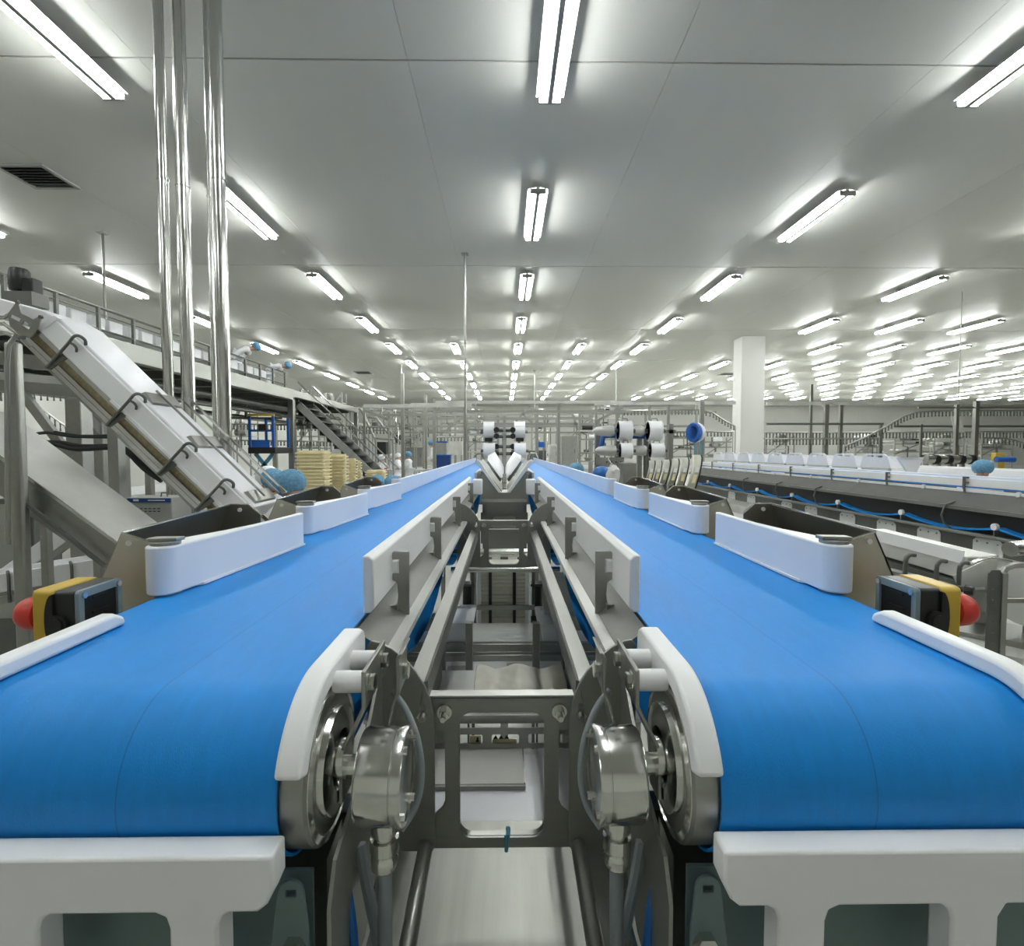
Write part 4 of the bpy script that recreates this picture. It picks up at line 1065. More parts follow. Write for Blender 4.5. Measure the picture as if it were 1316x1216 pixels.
# crumpled film bag on a bin right behind the front frame
q0, q1 = at(607, 884, 1.25), at(733, 898, 1.25)
m = MB(); nx, ny = 20, 8; random.seed(5)
vs = [(q0.x + (q1.x - q0.x)*i/nx, 1.25 + .2*j/ny, q1.z - .03 + .034*math.sin(PI*min(1, j/3)/2)*(.55 + .45*math.cos(2*PI*i/nx)**2) + .006*random.random()) for j in range(ny+1) for i in range(nx+1)]
fs = [(j*(nx+1)+i, j*(nx+1)+i+1, (j+1)*(nx+1)+i+1, (j+1)*(nx+1)+i) for j in range(ny) for i in range(nx)]
m.add(vs, fs)
fb = m.build('film_bag', 'ivory'); sol = fb.modifiers.new('thickness', 'SOLIDIFY'); sol.thickness = .006; fb.modifiers.new('soft', 'SUBSURF').levels = 1
tag(fb, 'crumpled pale plastic bag just behind the front window frame', 'bag')
t = Thing('bag_bench', 'low steel bench with a punched bar carrying the crumpled bag', 'bench', (0, 1.3, 0))
zb = q1.z - .035
t.part('top', MB().box(-.30, .30, 1.24, 1.5, zb - .02, zb), 'sheet_pale')
bz0, bz1 = at(640, 962, 1.22).z, at(640, 936, 1.22).z
xs_ = [at(px, 950, 1.22).x for px in (560, 569, 588, 620, 632, 667, 679, 706, 720, 729)]
zz0, zz1 = at(640, 956, 1.22).z, at(640, 944, 1.22).z
hl = [rrect(xs_[i], xs_[i+1], zz0, zz1, .004, 2) for i in (0, 2, 4, 6, 8)]
t.part('punched_bar', MB().prism([(-.3, bz0), (.3, bz0), (.3, bz1), (-.3, bz1)], 'xz', 1.22, 1.224, holes=hl), 'steel')
w0, w1 = at(604, 954, 1.23), at(618, 945, 1.23)
t.part('warning_sticker', MB().box(w0.x, w1.x, 1.226, 1.229, w0.z, w1.z), 'pale_yellow', label='yellow warning sticker')
t.part('pictogram', MB().prism([(w1.x - .012, w0.z + .003), (w1.x - .004, w0.z + .003), (w1.x - .006, w1.z - .002), (w1.x - .009, w1.z - .002)], 'xz', 1.2245, 1.226), 'black_plastic')
w0, w1 = at(633, 955, 1.23), at(664, 944, 1.23)
t.part('warning_sticker', MB().box(w0.x, w1.x, 1.226, 1.229, w0.z, w0.z + .011), 'pale_yellow', label='yellow warning sticker')
for k in range(3): t.part('pictogram', MB().prism([(w0.x + .002 + k*.013, w0.z + .012), (w0.x + .013 + k*.013, w0.z + .012), (w0.x + .0075 + k*.013, w1.z)], 'xz', 1.226, 1.229), 'black_plastic')
for x in (-.29, .29): t.part('leg', MB().box(x - .015, x + .015, 1.26, 1.29, 0, zb - .02), 'steel')
# the deep white tub and the flat plate in it, seen through the window frame
t = Thing('white_tub', 'large white tub seen through the front window frame', 'tub', (0, 1.1, .5))
zt1, zf = at(645, 972, 1.24).z, at(645, 1062, .98).z
t.part('back', MB().box(-.3, .3, 1.24, 1.25, zf - .06, zt1), 'white_gloss', bevel=.003)
t.part('floor', MB().sheet([(-.3, .98, zf - .0), (.3, .98, zf), (.3, 1.24, zf - .0), (-.3, 1.24, zf - .0)], .01), 'white_gloss')
t.part('front', MB().box(-.3, .3, .965, .98, zf - .10, zf + .01), 'white_gloss', bevel=.004)
t.part('foot', MB().box(-.28, .28, 1.0, 1.22, 0, zf - .05), 'sheet_pale')
t = Thing('flat_plate', 'thin pale grey steel plate lying in the white tub behind the front frame', 'plate', (-.1, 1.12, zf))
y1_, y2_ = (EYE - zf)*FPX/(975 - 578), (EYE - zf)*FPX/(1026 - 578)
g1 = at(673, 1000, 1.12)
t.part('plate', MB().box(-.3, g1.x, y2_, y1_, zf + .001, zf + .012), 'plate_grey', bevel=.001)
t.part('edge', MB().box(-.3, g1.x + .002, y2_ - .006, y2_, zf + .001, zf + .010), 'steel_painted')
t.part('edge', MB().box(g1.x, g1.x + .003, y2_, y1_, zf + .001, zf + .014), 'steel')
t.part('edge', MB().box(-.3, g1.x + .003, y1_, y1_ + .006, zf + .001, zf + .016), 'steel')

# ------------------------------------------------------------------ centre: machine at the belt ends
def drum(px0, px1, pt, pb, d, label, dark=True):
    a, b = at(px0, pt, d), at(px1, pb, d)
    wd, ht = b.x - a.x, a.z - b.z; zc = (a.z + b.z)/2; xc = (a.x + b.x)/2
    t = Thing('belt_drum', label, 'drum', (xc, d, b.z), 'white belt drums')
    r = ht/2
    t.part('belt', MB().cyl((a.x + wd*.1, d + r, zc), (b.x - wd*.1, d + r, zc), r*.96, 24), 'white_plastic')
    for x in (a.x, b.x - wd*.12):
        t.part('rim', MB().lathe([(r, 0), (r, wd*.12), (r*.86, wd*.12), (r*.86, 0)], (x, d + r, zc), (1, 0, 0), 24), 'white_gloss')
    t.part('hub', MB().cyl((a.x - .06, d + r, zc), (b.x + .06, d + r, zc), r*.2, 12), 'steel_dark')
    if dark: t.part('shoe', MB().box(a.x + wd*.15, b.x - wd*.15, d - .02, d + .1, b.z - .01, b.z + ht*.16), 'black_plastic')
    t.part('arm', MB().box(xc - .03, xc + .03, d + r, d + r + .5, zc - .04, zc + .04), 'steel_dark')
    t.part('stem', MB().box(xc - .03, xc + .03, d + r + .44, d + r + .5, 0, zc), 'steel_dark')
    return t
drum(621, 635, 541, 567, 11.5, 'white belt drum, upper of the pair above the left belt end')
drum(661, 675, 541, 567, 11.5, 'white belt drum, upper of the pair above the right belt end')
drum(621, 636, 569, 590, 11.0, 'white belt drum, lower of the pair above the left belt end', False)
drum(661, 676, 569, 590, 11.0, 'white belt drum, lower of the pair above the right belt end', False)
t = Thing('drum_mount', 'dark steel mount with knobs between the four white drums at the belt ends', 'machine frame', (.05, 11.6, 0))
q = at(648, 560, 11.6)
t.part('post', MB().box(q.x - .05, q.x + .05, 11.55, 11.65, 0, at(648, 552, 11.6).z), 'steel_painted')
for z in (553, 561, 574, 583):
    zz = at(648, z, 11.6).z
    t.part('crossbar', MB().cyl((at(637, z, 11.6).x, 11.5, zz), (at(660, z, 11.6).x, 11.5, zz), .04, 10), 'steel_dark')
    for px in (638, 659): t.part('knob', MB().cyl((at(px, z, 11.4).x, 11.35, zz), (at(px, z, 11.4).x, 11.45, zz), .06, 10), 'black_plastic')
for px in (613, 682):
    q = at(px, 585, 11.2); t.part('hoop', MB().tube([at(px - 4, 600, 11.2), at(px - 3, 586, 11.2), at(px, 583, 11.2), at(px + 6, 583, 11.2), at(px + 9, 590, 11.2), at(px + 10, 600, 11.2)], .025, 8), 'steel')

# gantries of square tube, back to back
def gantry(label, d, posts, beams, dz=0.0, material='steel', w_=.1, name='gantry'):
    q = at(posts[0][0], 560, d)
    t = Thing(name, label, 'gantry', (q.x, d, 0))
    for px, pt, wd in posts:
        q = at(px, pt, d); h = wd*d/FPX/2
        t.part('post', MB().box(q.x - h, q.x + h, d - h, d + h, 0, q.z), material)
    for (xa, ya), (xb, yb), th in beams:
        t.part('beam', MB().bar(at(xa, ya, d), at(xb, yb, d), th*1.13*d/FPX, th*1.09*d/FPX), 'sheet_pale' if th > 3.4 else material)
    return t
gantry('wide steel gantry with twin top beams spanning the belt ends', 15, [(558, 512, 4), (597, 520, 3), (718, 519, 3.5), (766, 515, 3)], [((528, 521), (606, 521), 5), ((556, 517), (812, 517), 3.5), ((556, 529), (812, 529), 3), ((560, 531), (566, 522), 2), ((597, 535), (575, 552), 2)])
gantry('second steel gantry with slanting braces behind the belt ends', 19, [(611, 516, 3), (640, 530, 3), (690, 521, 4), (745, 530, 3)], [((540, 538), (760, 538), 3), ((600, 545), (770, 545), 2.5), ((660, 545), (681, 522), 2), ((735, 530), (746, 565), 2.5), ((670, 530), (685, 545), 2)])
gantry('low steel gantry crowded with crossbars far behind the belts', 23, [(500, 530, 3), (545, 520, 4), (585, 530, 3), (700, 524, 3), (760, 528, 4), (830, 520, 3), (895, 516, 3)], [((470, 534), (920, 530), 3), ((500, 548), (900, 548), 2.5), ((520, 556), (880, 556), 2), ((480, 525), (560, 525), 2)])
gantry('tall steel frame around the scales left of the belt ends', 17, [(547, 508, 3), (468, 520, 3), (517, 480, 4)], [((468, 522), (560, 522), 4), ((468, 527), (500, 540), 3), ((520, 528), (547, 536), 3)])
gantry('steel portal frame carrying chains behind the white drums on the right', 13, [(793, 518, 3), (835, 516, 3), (859, 520, 3), (902, 516, 5)], [((764, 519), (945, 518), 3.5), ((765, 542), (800, 524), 3), ((900, 518), (940, 518), 4)])
gantry('steel column pair at the far right holding the upper chain track', 11, [(1255, 516, 5), (1230, 520, 4)], [((1180, 524), (1330, 524), 2)])
gantry('slim steel posts standing right of the white column', 14, [(1043, 494, 3), (1062, 520, 5), (1081, 518, 4), (1132, 545, 3), (1184, 545, 2.5)], [((985, 519), (1316, 517), 4), ((985, 545), (1135, 545), 2.5), ((1150, 548), (1316, 548), 2.5)])

# overhead chain tracks with rows of shackles
def chain_track(label, pts, d, hang, supports=(), pitch=4.2):
    p3 = [at(x, y, d) for x, y in pts]
    t = Thing('chain_track', label, 'chain conveyor', p3[0], 'overhead chain tracks')
    px = d/FPX
    t.part('track', MB().tube(p3, 1.1*px, 6), 'steel')
    for x, y, yb in supports:
        a = at(x, y, d); b = at(x, yb, d); t.part('support', MB().cyl((a.x, d, b.z), a, 1.0*px, 6), 'steel_painted')
    for i_ in (0, len(p3) - 1):
        t.part('support', MB().cyl(p3[i_] - Vector((0, 0, .9*px)), (p3[i_].x, d, 0), .7*px, 6), 'steel_painted')
    sh = None
    for i in range(len(pts) - 1):
        (xa, ya), (xb, yb) = pts[i], pts[i+1]
        n = max(1, int(math.hypot(xb - xa, yb - ya)/pitch))
        for j in range(n):
            p = at(xa + (xb - xa)*(j + .5)/n, ya + (yb - ya)*(j + .5)/n, d)
            if sh is None:
                h = hang*px
                m = MB().prism([(-.9*px, 0), (.9*px, 0), (.55*px, -h*.55), (1.0*px, -h), (-1.0*px, -h), (-.55*px, -h*.55)], 'xz', -.5*px, .5*px)
                sh = m.build('shackle', 'steel_dark', t.o, smooth=False); o = sh
            else:
                o = sh.copy(); COL.objects.link(o)
            o.location = p - t.loc
    return t
chain_track('upper chain track on the far right, rising from the lower one in a curve', [(1085, 574), (1112, 562), (1140, 548), (1160, 536), (1176, 530), (1200, 528.5), (1250, 528), (1330, 528)], 12, 7)
chain_track('long level chain track right of the column, hung with shackles', [(983, 556), (1060, 556), (1180, 555.5), (1330, 555)], 15, 8)
chain_track('lower level chain track right of the column', [(983, 564), (1060, 564), (1130, 563)], 13.5, 8)
chain_track('short chain track curving down at the far right edge', [(1262, 563), (1290, 563), (1305, 566), (1330, 576)], 11, 7)
chain_track('chain track above the white drums, bending down beside the column', [(800, 528), (840, 527.5), (900, 527), (915, 530), (930, 540), (945, 548)], 15, 6)
chain_track('chain track left of the column at drum height', [(855, 555), (890, 555), (942, 555)], 16, 6)
chain_track('upper chain track left, under the end of the walkway', [(296, 520), (370, 520), (450, 521)], 16, 7)
chain_track('middle chain track left, passing behind the staircase', [(290, 545), (372, 546), (460, 548), (500, 550)], 18, 7)
chain_track('lower chain track left, behind the yellow trays', [(300, 566), (380, 567), (460, 568)], 20, 6)
chain_track('slanting chain track behind the bench workers', [(460, 553), (500, 553), (515, 568), (530, 562), (545, 553)], 22, 5)
chain_track('chain track hanging beside the bench with the blue crate', [(560, 562), (600, 562)], 21, 5)
chain_track('chain track sloping down behind the grey chute', [(-20, 500), (30, 508), (60, 530), (95, 556), (130, 570)], 3.9, 11, pitch=8)
chain_track('chain track running level behind the upper grey chute', [(-20, 505), (40, 503), (90, 505)], 4.3, 11, pitch=8)
chain_track('chain track sloping right behind the white incline', [(95, 515), (130, 548), (160, 572)], 4.0, 9, pitch=8)

# bench and crate, cabinets far left of the belts
def cabinet(px0, px1, pt, pb, d, label, material='steel_painted', door=True, dp=.5, name='machine_cabinet', cat='cabinet'):
    a, b = at(px0, pt, d), at(px1, pb, d)
    t = Thing(name, label, cat, ((a.x + b.x)/2, d, 0))
    t.part('body', MB().box(a.x, b.x, d, d + dp, max(0, b.z), a.z), material, bevel=.01)
    wd = b.x - a.x
    if door:
        dr = t.part('door', MB().box(a.x + wd*.08, b.x - wd*.08, d - .02, d, max(0, b.z) + .04, a.z - .04), material, bevel=.008)
        t.part('handle', MB().box(b.x - wd*.2, b.x - wd*.16, d - .05, d - .02, (a.z + max(0, b.z))/2, (a.z + max(0, b.z))/2 + .15), 'steel_dark', dr)
    if b.z > .02:
        t.part('leg', MB().box(a.x + .02, a.x + .07, d + .05, d + .1, 0, b.z), 'steel'); t.part('leg', MB().box(b.x - .07, b.x - .02, d + .05, d + .1, 0, b.z), 'steel')
    return t
cabinet(484, 496, 568, 584, 22, 'dark screen cabinet above the bench workers', 'black_plastic', False)
cabinet(520, 545, 560, 574, 24, 'pale wall cabinet with a blue label behind the bench', 'sheet_pale')
cabinet(520, 545, 575, 600, 24.5, 'grey lower cabinet behind the bench', 'steel_painted')
cabinet(576, 594, 563, 585, 21.5, 'grey hood with hanging hooks left of the drums', 'sheet_pale', False)
cabinet(603, 620, 562, 578, 20, 'pale grey machine box just left of the drums', 'sheet_pale')
cabinet(690, 700, 568, 575, 20, 'small blue-topped machine right of the drums', 'blue_paint', False)
cabinet(680, 702, 579, 592, 20.5, 'dark machine below the blue-topped one', 'steel_dark', False)
cabinet(706, 716, 572, 600, 18, 'pale narrow cabinet right of the belt ends', 'sheet_pale')
cabinet(722, 742, 560, 605, 17, 'grey tall cabinet with a control face, right of the belt ends', 'steel_painted')
cabinet(480, 500, 604, 632, 14, 'grey cart behind the low yellow trays', 'steel_painted')
t = Thing('bench', 'steel bench with a crate rack, left of the far belt ends', 'bench', (at(560, 600, 17).x, 17, 0))
a, b = at(535, 603, 17), at(585, 606, 17)
t.part('top', MB().box(a.x, b.x, 16.8, 17.4, b.z, a.z), 'sheet_pale')
for x in (a.x + .1, b.x - .1): t.part('leg', MB().box(x - .03, x + .03, 17, 17.06, 0, b.z), 'steel')
a, b = at(561, 586, 17), at(579, 600, 17)
t = Thing('blue_crate', 'dark blue crate on the bench left of the far belt ends', 'crate', ((a.x + b.x)/2, 17, b.z))
t.part('body', MB().box(a.x, b.x, 16.9, 17.3, at(0, 603, 17).z, a.z), 'label_blue', bevel=.01)
t.part('rim', MB().box(a.x - .02, b.x + .02, 16.88, 17.32, a.z, a.z + .04), 'blue_paint')
a, b = at(561, 569, 17.2), at(575, 585, 17.2)
t = Thing('filled_container', 'clear bin with a blue rim resting on the blue crate', 'bin', ((a.x + b.x)/2, 17.2, b.z))
t.part('body', MB().box(a.x, b.x, 16.95, 17.25, at(0, 584.7, 17).z, a.z), 'steel_painted', bevel=.01)
t.part('rim', MB().box(a.x - .03, b.x + .03, 16.93, 17.27, a.z, a.z + .04), 'blue_paint')
stand('worker in white bending at the bench beside the blue crate', 554, 566, 18.4, 1.62, 1.4, lean=.3, base=.2)
tag(MB().box(at(545, 0, 18.2).x, at(560, 0, 18.2).x + .05, 17.8, 18.8, 0, .2).build('step_platform', 'steel', bevel=.01), 'low steel step under the worker at the blue crate', 'step')
t = Thing('tube_frame', 'bent tubular steel rack with a hose tray left of the workers', 'rack', (at(470, 550, 19).x, 19, 0))
for sg in ([(455, 522), (464, 526), (480, 560), (483, 566)], [(472, 536), (484, 537), (498, 556)], [(512, 540), (505, 562)], [(482, 563), (506, 565)]):
    t.part('tube', MB().tube([at(x, y, 19) for x, y in sg], .045, 8), 'steel')
for px in (483, 505): t.part('leg', MB().cyl((at(px, 565, 19).x, 19, 0), at(px, 565, 19), .04, 8), 'steel')

# ------------------------------------------------------------------ right: white drums, grippers
def arm_drum(px0, px1, pt, pb, d, label):
    t = drum(px0, px1, pt, pb, d, label, False)
    a, b = at(px0, pt, d), at(px1, pb, d); zc = (a.z + b.z)/2; r = (a.z - b.z)/2
    t.part('cantilever_roller', MB().lathe([(.02, 0), (.06, .05), (.085, .25), (.07, .3), (.0, .3)], (a.x - .36, d + r, zc), (1, 0, 0), 12), 'sheet_pale')
    t.part('top_handle', MB().tube([(a.x + .05, d + r, a.z - .01), (a.x + .06, d + r, a.z + .03), (b.x - .06, d + r, a.z + .03), (b.x - .05, d + r, a.z - .01)], .012, 6), 'steel')
arm_drum(797, 814, 540, 567, 7.6, 'white drum on an arm, upper left of four beyond the right belt')
arm_drum(836, 853, 540, 567, 7.8, 'white drum on an arm, upper right of four beyond the right belt')
arm_drum(799, 814, 569, 590, 7.5, 'white drum on an arm, lower left of four beyond the right belt')
arm_drum(838, 855, 569, 589, 7.7, 'white drum on an arm, lower right of four beyond the right belt')
t = Thing('drum_stand', 'steel stand with a blue pipe behind the four white drums', 'stand', (at(780, 580, 8.2).x, 8.2, 0))
for px, pt in ((768, 540), (822, 560), (862, 545)):
    q = at(px, pt, 8.3); t.part('post', MB().box(q.x - .035, q.x + .035, 8.27, 8.34, 0, q.z), 'steel')
t.part('blue_pipe', MB().tube([at(772, 578, 8.1), at(775, 562, 8.1), at(783, 560, 8.1), at(836, 561, 8.1)], .04, 8), 'blue_paint', label='blue pipe')
t.part('blue_pipe', MB().tube([at(775, 556, 8.0), at(800, 549, 8.0)], .025, 8), 'blue_paint', label='blue pipe')
t.part('crossbar', MB().bar(at(764, 555, 8.3), at(868, 555, 8.3), .06, .06), 'steel')
t.part('plate', MB().prism([xz(at(*p, 7.3)) for p in ((768, 590), (800, 592), (800, 597), (768, 598))], 'xz', 7.3, 7.33), 'steel_dark')
t = Thing('perforated_machine', 'steel machine side plate with round holes below the white drums', 'machine frame', (at(790, 610, 7).x, 7, 0))
a, b = at(766, 588, 7.0), at(802, 600, 7.0)
hs = [[(at(px, 594, 7).x + .012*math.cos(k*PI/4), at(px, 594, 7).z + .012*math.sin(k*PI/4)) for k in range(8)] for px in (780, 786, 792, 798)]
t.part('plate', MB().prism([(a.x, b.z), (b.x, b.z), (b.x, a.z), (a.x, a.z)], 'xz', 7.0, 7.02, holes=hs), 'steel')
t.part('backing', MB().box(a.x, b.x, 7.05, 7.07, b.z, a.z), 'black_plastic')
for px in (768, 800): q = at(px, 600, 7); t.part('leg', MB().box(q.x - .025, q.x + .025, 7, 7.05, 0, b.z + .02), 'steel')
a, b = at(801, 595, 6.6), at(818, 628, 6.6)
t.part('housing', MB().box(a.x, b.x, 6.6, 6.9, b.z, a.z), 'steel', bevel=.01)
# wrapped bag hung by the machine
q = at(788, 612, 6.3)
bg = MB().ball(q, (.085, .06, .14), 12, 9); random.seed(3)
bg.v = [v + Vector((random.uniform(-.014, .014), random.uniform(-.014, .014), random.uniform(-.014, .014))) for v in bg.v]
t = Thing('film_sack', 'crumpled white film sack hanging below the white drums', 'sack', (q.x, 6.3, q.z - .14))
t.part('sack', bg, 'table_film'); t.part('hook', MB().tube([q + Vector((0, 0, .12)), q + Vector((0, .3, .2)), q + Vector((.1, .75, .22))], .008, 6), 'steel')
# row of six hooded grippers
for i, (px, w_) in enumerate(((836, 11), (845, 11), (855, 12), (866, 13), (878, 14), (893, 17))):
    d = 6.9 - .28*i
    k = d/FPX
    q = at(px, 606, d)
    t = Thing('gripper_hood', 'curved grey hood with a yellow label, %s of six in a row below the drums' % ORD[i], 'hood', (q.x, d, 0), 'gripper hoods')
    pr = []
    sc_ = w_/14*1.1
    for (yy, zz) in ((-.05, -17), (-.06, -12), (-.045, -2), (-.005, 8), (.035, 13), (.09, 16)):
        pr.append((d + yy, q.z + zz*k*sc_))
    pr2 = [(y + .03, z - .005) for y, z in reversed(pr)]
    x0, x1 = q.x - w_*k*.34, q.x + w_*k*.26
    def lean_(m):                       # the hoods lean over to the right
        for v in m.v: v.x += (v.z - q.z)*.32
        return m
    t.part('hood', lean_(MB().prism(pr + pr2, 'yz', x0, x1)), 'steel_front', bevel=.004)
    t.part('side', lean_(MB().prism(pr + [(d + .05, q.z - 17*k*sc_)], 'yz', x1, x1 + w_*k*.10)), 'black_plastic')
    t.part('label_plate', lean_(MB().bar((q.x, d - .047, q.z - 1*k*sc_), (q.x, d - .03, q.z + 4*k*sc_), w_*k*.3, .01, (0, 1, 0))), 'label_white')
    t.part('yellow_label', lean_(MB().bar((q.x, d - .062, q.z - 11*k*sc_), (q.x, d - .05, q.z - 3*k*sc_), w_*k*.26, .008, (0, 1, 0))), 'pale_yellow', label='yellow label')
    t.part('support', MB().box(q.x - .03, q.x + .03, d + .03, d + .08, 0, q.z - 8*k), 'steel_dark')
t = Thing('fan_wheel', 'blue and white hose wheel left of the white column', 'wheel', (at(893, 556, 12).x, 12, 0))
q = at(897, 556, 12)
t.part('rim', MB().lathe([(.20, 0), (.22, .04), (.20, .08), (.17, .08), (.17, 0)], q - Vector((.04, 0, 0)), (1, .5, 0), 20), 'white_plastic')
t.part('blue_band', MB().lathe([(.21, 0), (.235, .04), (.21, .09), (.15, .09), (.15, 0)], q - Vector((.14, .05, 0)), (1, .5, 0), 20), 'blue_paint')
for k in range(5): t.part('spoke', MB().bar(q, q + Vector((.08*math.cos(k*1.257), -.1*math.cos(k*1.257), .18*math.sin(k*1.257))), .03, .03), 'black_plastic')
for px in (893, 901): v = at(px, 565, 12); t.part('leg', MB().cyl((v.x, 12, 0), v, .02, 8), 'teal_plastic')

# ------------------------------------------------------------------ right: the long gutter line
GX = 3.86
t = Thing('gutter_line', 'long conveyor line with white guide walls, blue belt and dark skirt across the right', 'conveyor', (GX, 8, 0))
def gz(drop): return EYE - drop
YA, YB = 3.0, 10.6
t.part('guide_wall', MB().box(GX, GX + .02, YA, YB, 1.245, 1.313), 'white_plastic', bevel=.004)
t.part('guide_wall', MB().box(GX + .42, GX + .44, YA, YB, 1.245, 1.313), 'white_plastic', bevel=.004)
t.part('belt', MB().box(GX + .01, GX + .435, YA, YB, 1.233, 1.243), 'blue_belt')
t.part('side_strip', MB().box(GX - .005, GX + .01, YA, YB, 1.196, 1.222), 'white_plastic')
t.part('skirt', MB().prism([(GX - .01, 1.192), (GX - .13, 1.085), (GX - .135, 1.088), (GX - .012, 1.198)], 'xz', YA, YB), 'skirt_dark')
t.part('skirt_edge', MB().box(GX - .15, GX - .125, YA, YB, 1.06, 1.09), 'steel')
t.part('shade_box', MB().box(GX - .058, GX + .45, YA, YB, .88, 1.12), 'black_plastic')  # black box standing in for the shadow gap under the skirt
yy = YA; path = []
while yy < YB:
    for i in range(8):
        k = i/8; path.append((yy + .95*k, .945 - .09*4*k*(1-k)*.6))
    yy += .95
t.part('return_belt', MB().ribbon(path, GX - .125, GX - .06, .014), 'blue_belt')
t.part('low_rail', MB().box(GX - .15, GX - .10, YA, YB, .865, .89), 'steel', bevel=.004)
t.part('low_beam', MB().box(GX - .05, GX + .4, YA, YB, .66, .865), 'steel_dark')
t.part('low_trough', MB().prism([(GX - .22, .56), (GX - .05, .56), (GX - .02, .73), (GX - .24, .68)], 'xz', YA, YB), 'sheet_pale')
for i in range(9):
    y = YA + .45 + .9*i
    h = t.part('rail_holder', MB().prism([(0, 1.185), (.02, 1.185), (.02, 1.215), (.03, 1.23), (.03, 1.325), (-.025, 1.325), (-.025, 1.312), (.008, 1.312), (.008, 1.285), (-.025, 1.285), (-.025, 1.272), (.008, 1.272), (.008, 1.235)], 'yz', GX - .02, GX - .012), 'steel_dark')
    for v in h.data.vertices: v.co.y += y
    rl = t.part('roller_end', MB().cyl((GX - .02, y + .45, 1.212), (GX + .0, y + .45, 1.212), .02, 12), 'white_plastic')
    t.part('return_roller', MB().cyl((GX - .145, YA + .95*i, .963), (GX - .12, YA + .95*i, .963), .026, 12), 'white_plastic')
    t.part('roller_bracket', MB().bar((GX - .125, YA + .95*i, .96), (GX - .125, YA + .95*i, .88), .03, .012), 'steel')
for i, y in enumerate((4.09, 4.67, 5.2, 5.8, 6.5, 7.07, 8.1, 8.8)):
    p = t.part('cover_plate', MB().prism([(y - .13, .71), (y + .13, .71), (y + .13, .82), (y + .10, .845), (y - .10, .845), (y - .13, .82)], 'yz', GX - .056, GX - .05), 'label_white')
    for yy in (-.09, 0, .09):
        for z in (.73, .815): t.part('rivet', MB().cyl((GX - .06, y + yy, z), (GX - .056, y + yy, z), .007, 8), 'steel_dark', p)
for y in (3.3, 5, 7, 9, 10.4):
    for x in (GX + .02, GX + .36): t.part('leg', MB().box(x - .03, x + .03, y, y + .06, 0, .74), 'steel')
for i, y in enumerate((4.35, 6.2, 7.1, 8.1)):
    tag(MB().tube([(GX - .10, y, 1.12), (GX - .16, y + .03, 1.09), (GX - .17, y + .05, 1.0), (GX - .16, y + .03, .93), (GX - .13, y, .895)], .009, 6).build('hose_loop', 'steel_dark'), 'dark thin hose looped over the skirt of the gutter line, %s from the front' % ORD[i], 'hose', 'hose loops on the gutter line')
# white tipping trays riding behind it
for i in range(9):
    y = 6.32 + .59*i
    t = Thing('tipping_tray', 'white slotted tipping tray behind the gutter line, %s from the right' % ORD[i], 'tray', (GX + .62, y, 1.22), 'white tipping trays')
    pl = [(y - .26, 1.33), (y + .26, 1.33), (y + .20, 1.475), (y + .15, 1.50), (y - .15, 1.50), (y - .20, 1.475)]
    t.part('panel', MB().prism(pl, 'yz', GX + .6, GX + .615, holes=[rrect(y - .13, y - .02, 1.455, 1.48, .01, 2), rrect(y + .02, y + .13, 1.455, 1.48, .01, 2)]), 'white_gloss', bevel=.003)
    for k in (-1, 1):
        t.part('flap', MB().sheet([(GX + .6, y + .26*k, 1.33), (GX + .6, y + .2*k, 1.475), (GX + .75, y + .23*k, 1.46), (GX + .75, y + .27*k, 1.33)], .01), 'white_gloss')
    t.part('hinge', MB().box(GX + .6, GX + .63, y - .24, y + .24, 1.27, 1.33), 'sheet_pale')
t = Thing('tray_track', 'steel track carrying the white tipping trays', 'track', (GX + .65, 8, 0))
t.part('beam', MB().box(GX + .56, GX + .80, 5.6, 11.8, 1.20, 1.268), 'sheet_pale')
for y in (6, 7.5, 9, 11): t.part('leg', MB().box(GX + .64, GX + .70, y, y + .06, 0, 1.2), 'steel')
q = at(1165, 588, 5.8)
t = Thing('white_funnel', 'white triangular funnel at the front end of the tipping trays', 'funnel', (q.x, 5.8, 1.2))
f0, f1, f2, f3 = at(1153, 589, 5.75), at(1186, 589, 5.75), at(1177, 609, 5.75), at(1166, 609, 5.75)
t.part('front', MB().prism([xz(v) for v in (f0, f1, f2, f3)], 'xz', 5.74, 5.76), 'white_gloss', bevel=.003)
t.part('lip', MB().bar(f0, f1, .02, .02), 'white_plastic')
t.part('stem', MB().box(f3.x + .02, f2.x - .02, 5.76, 5.80, 0, f2.z + .02), 'steel')
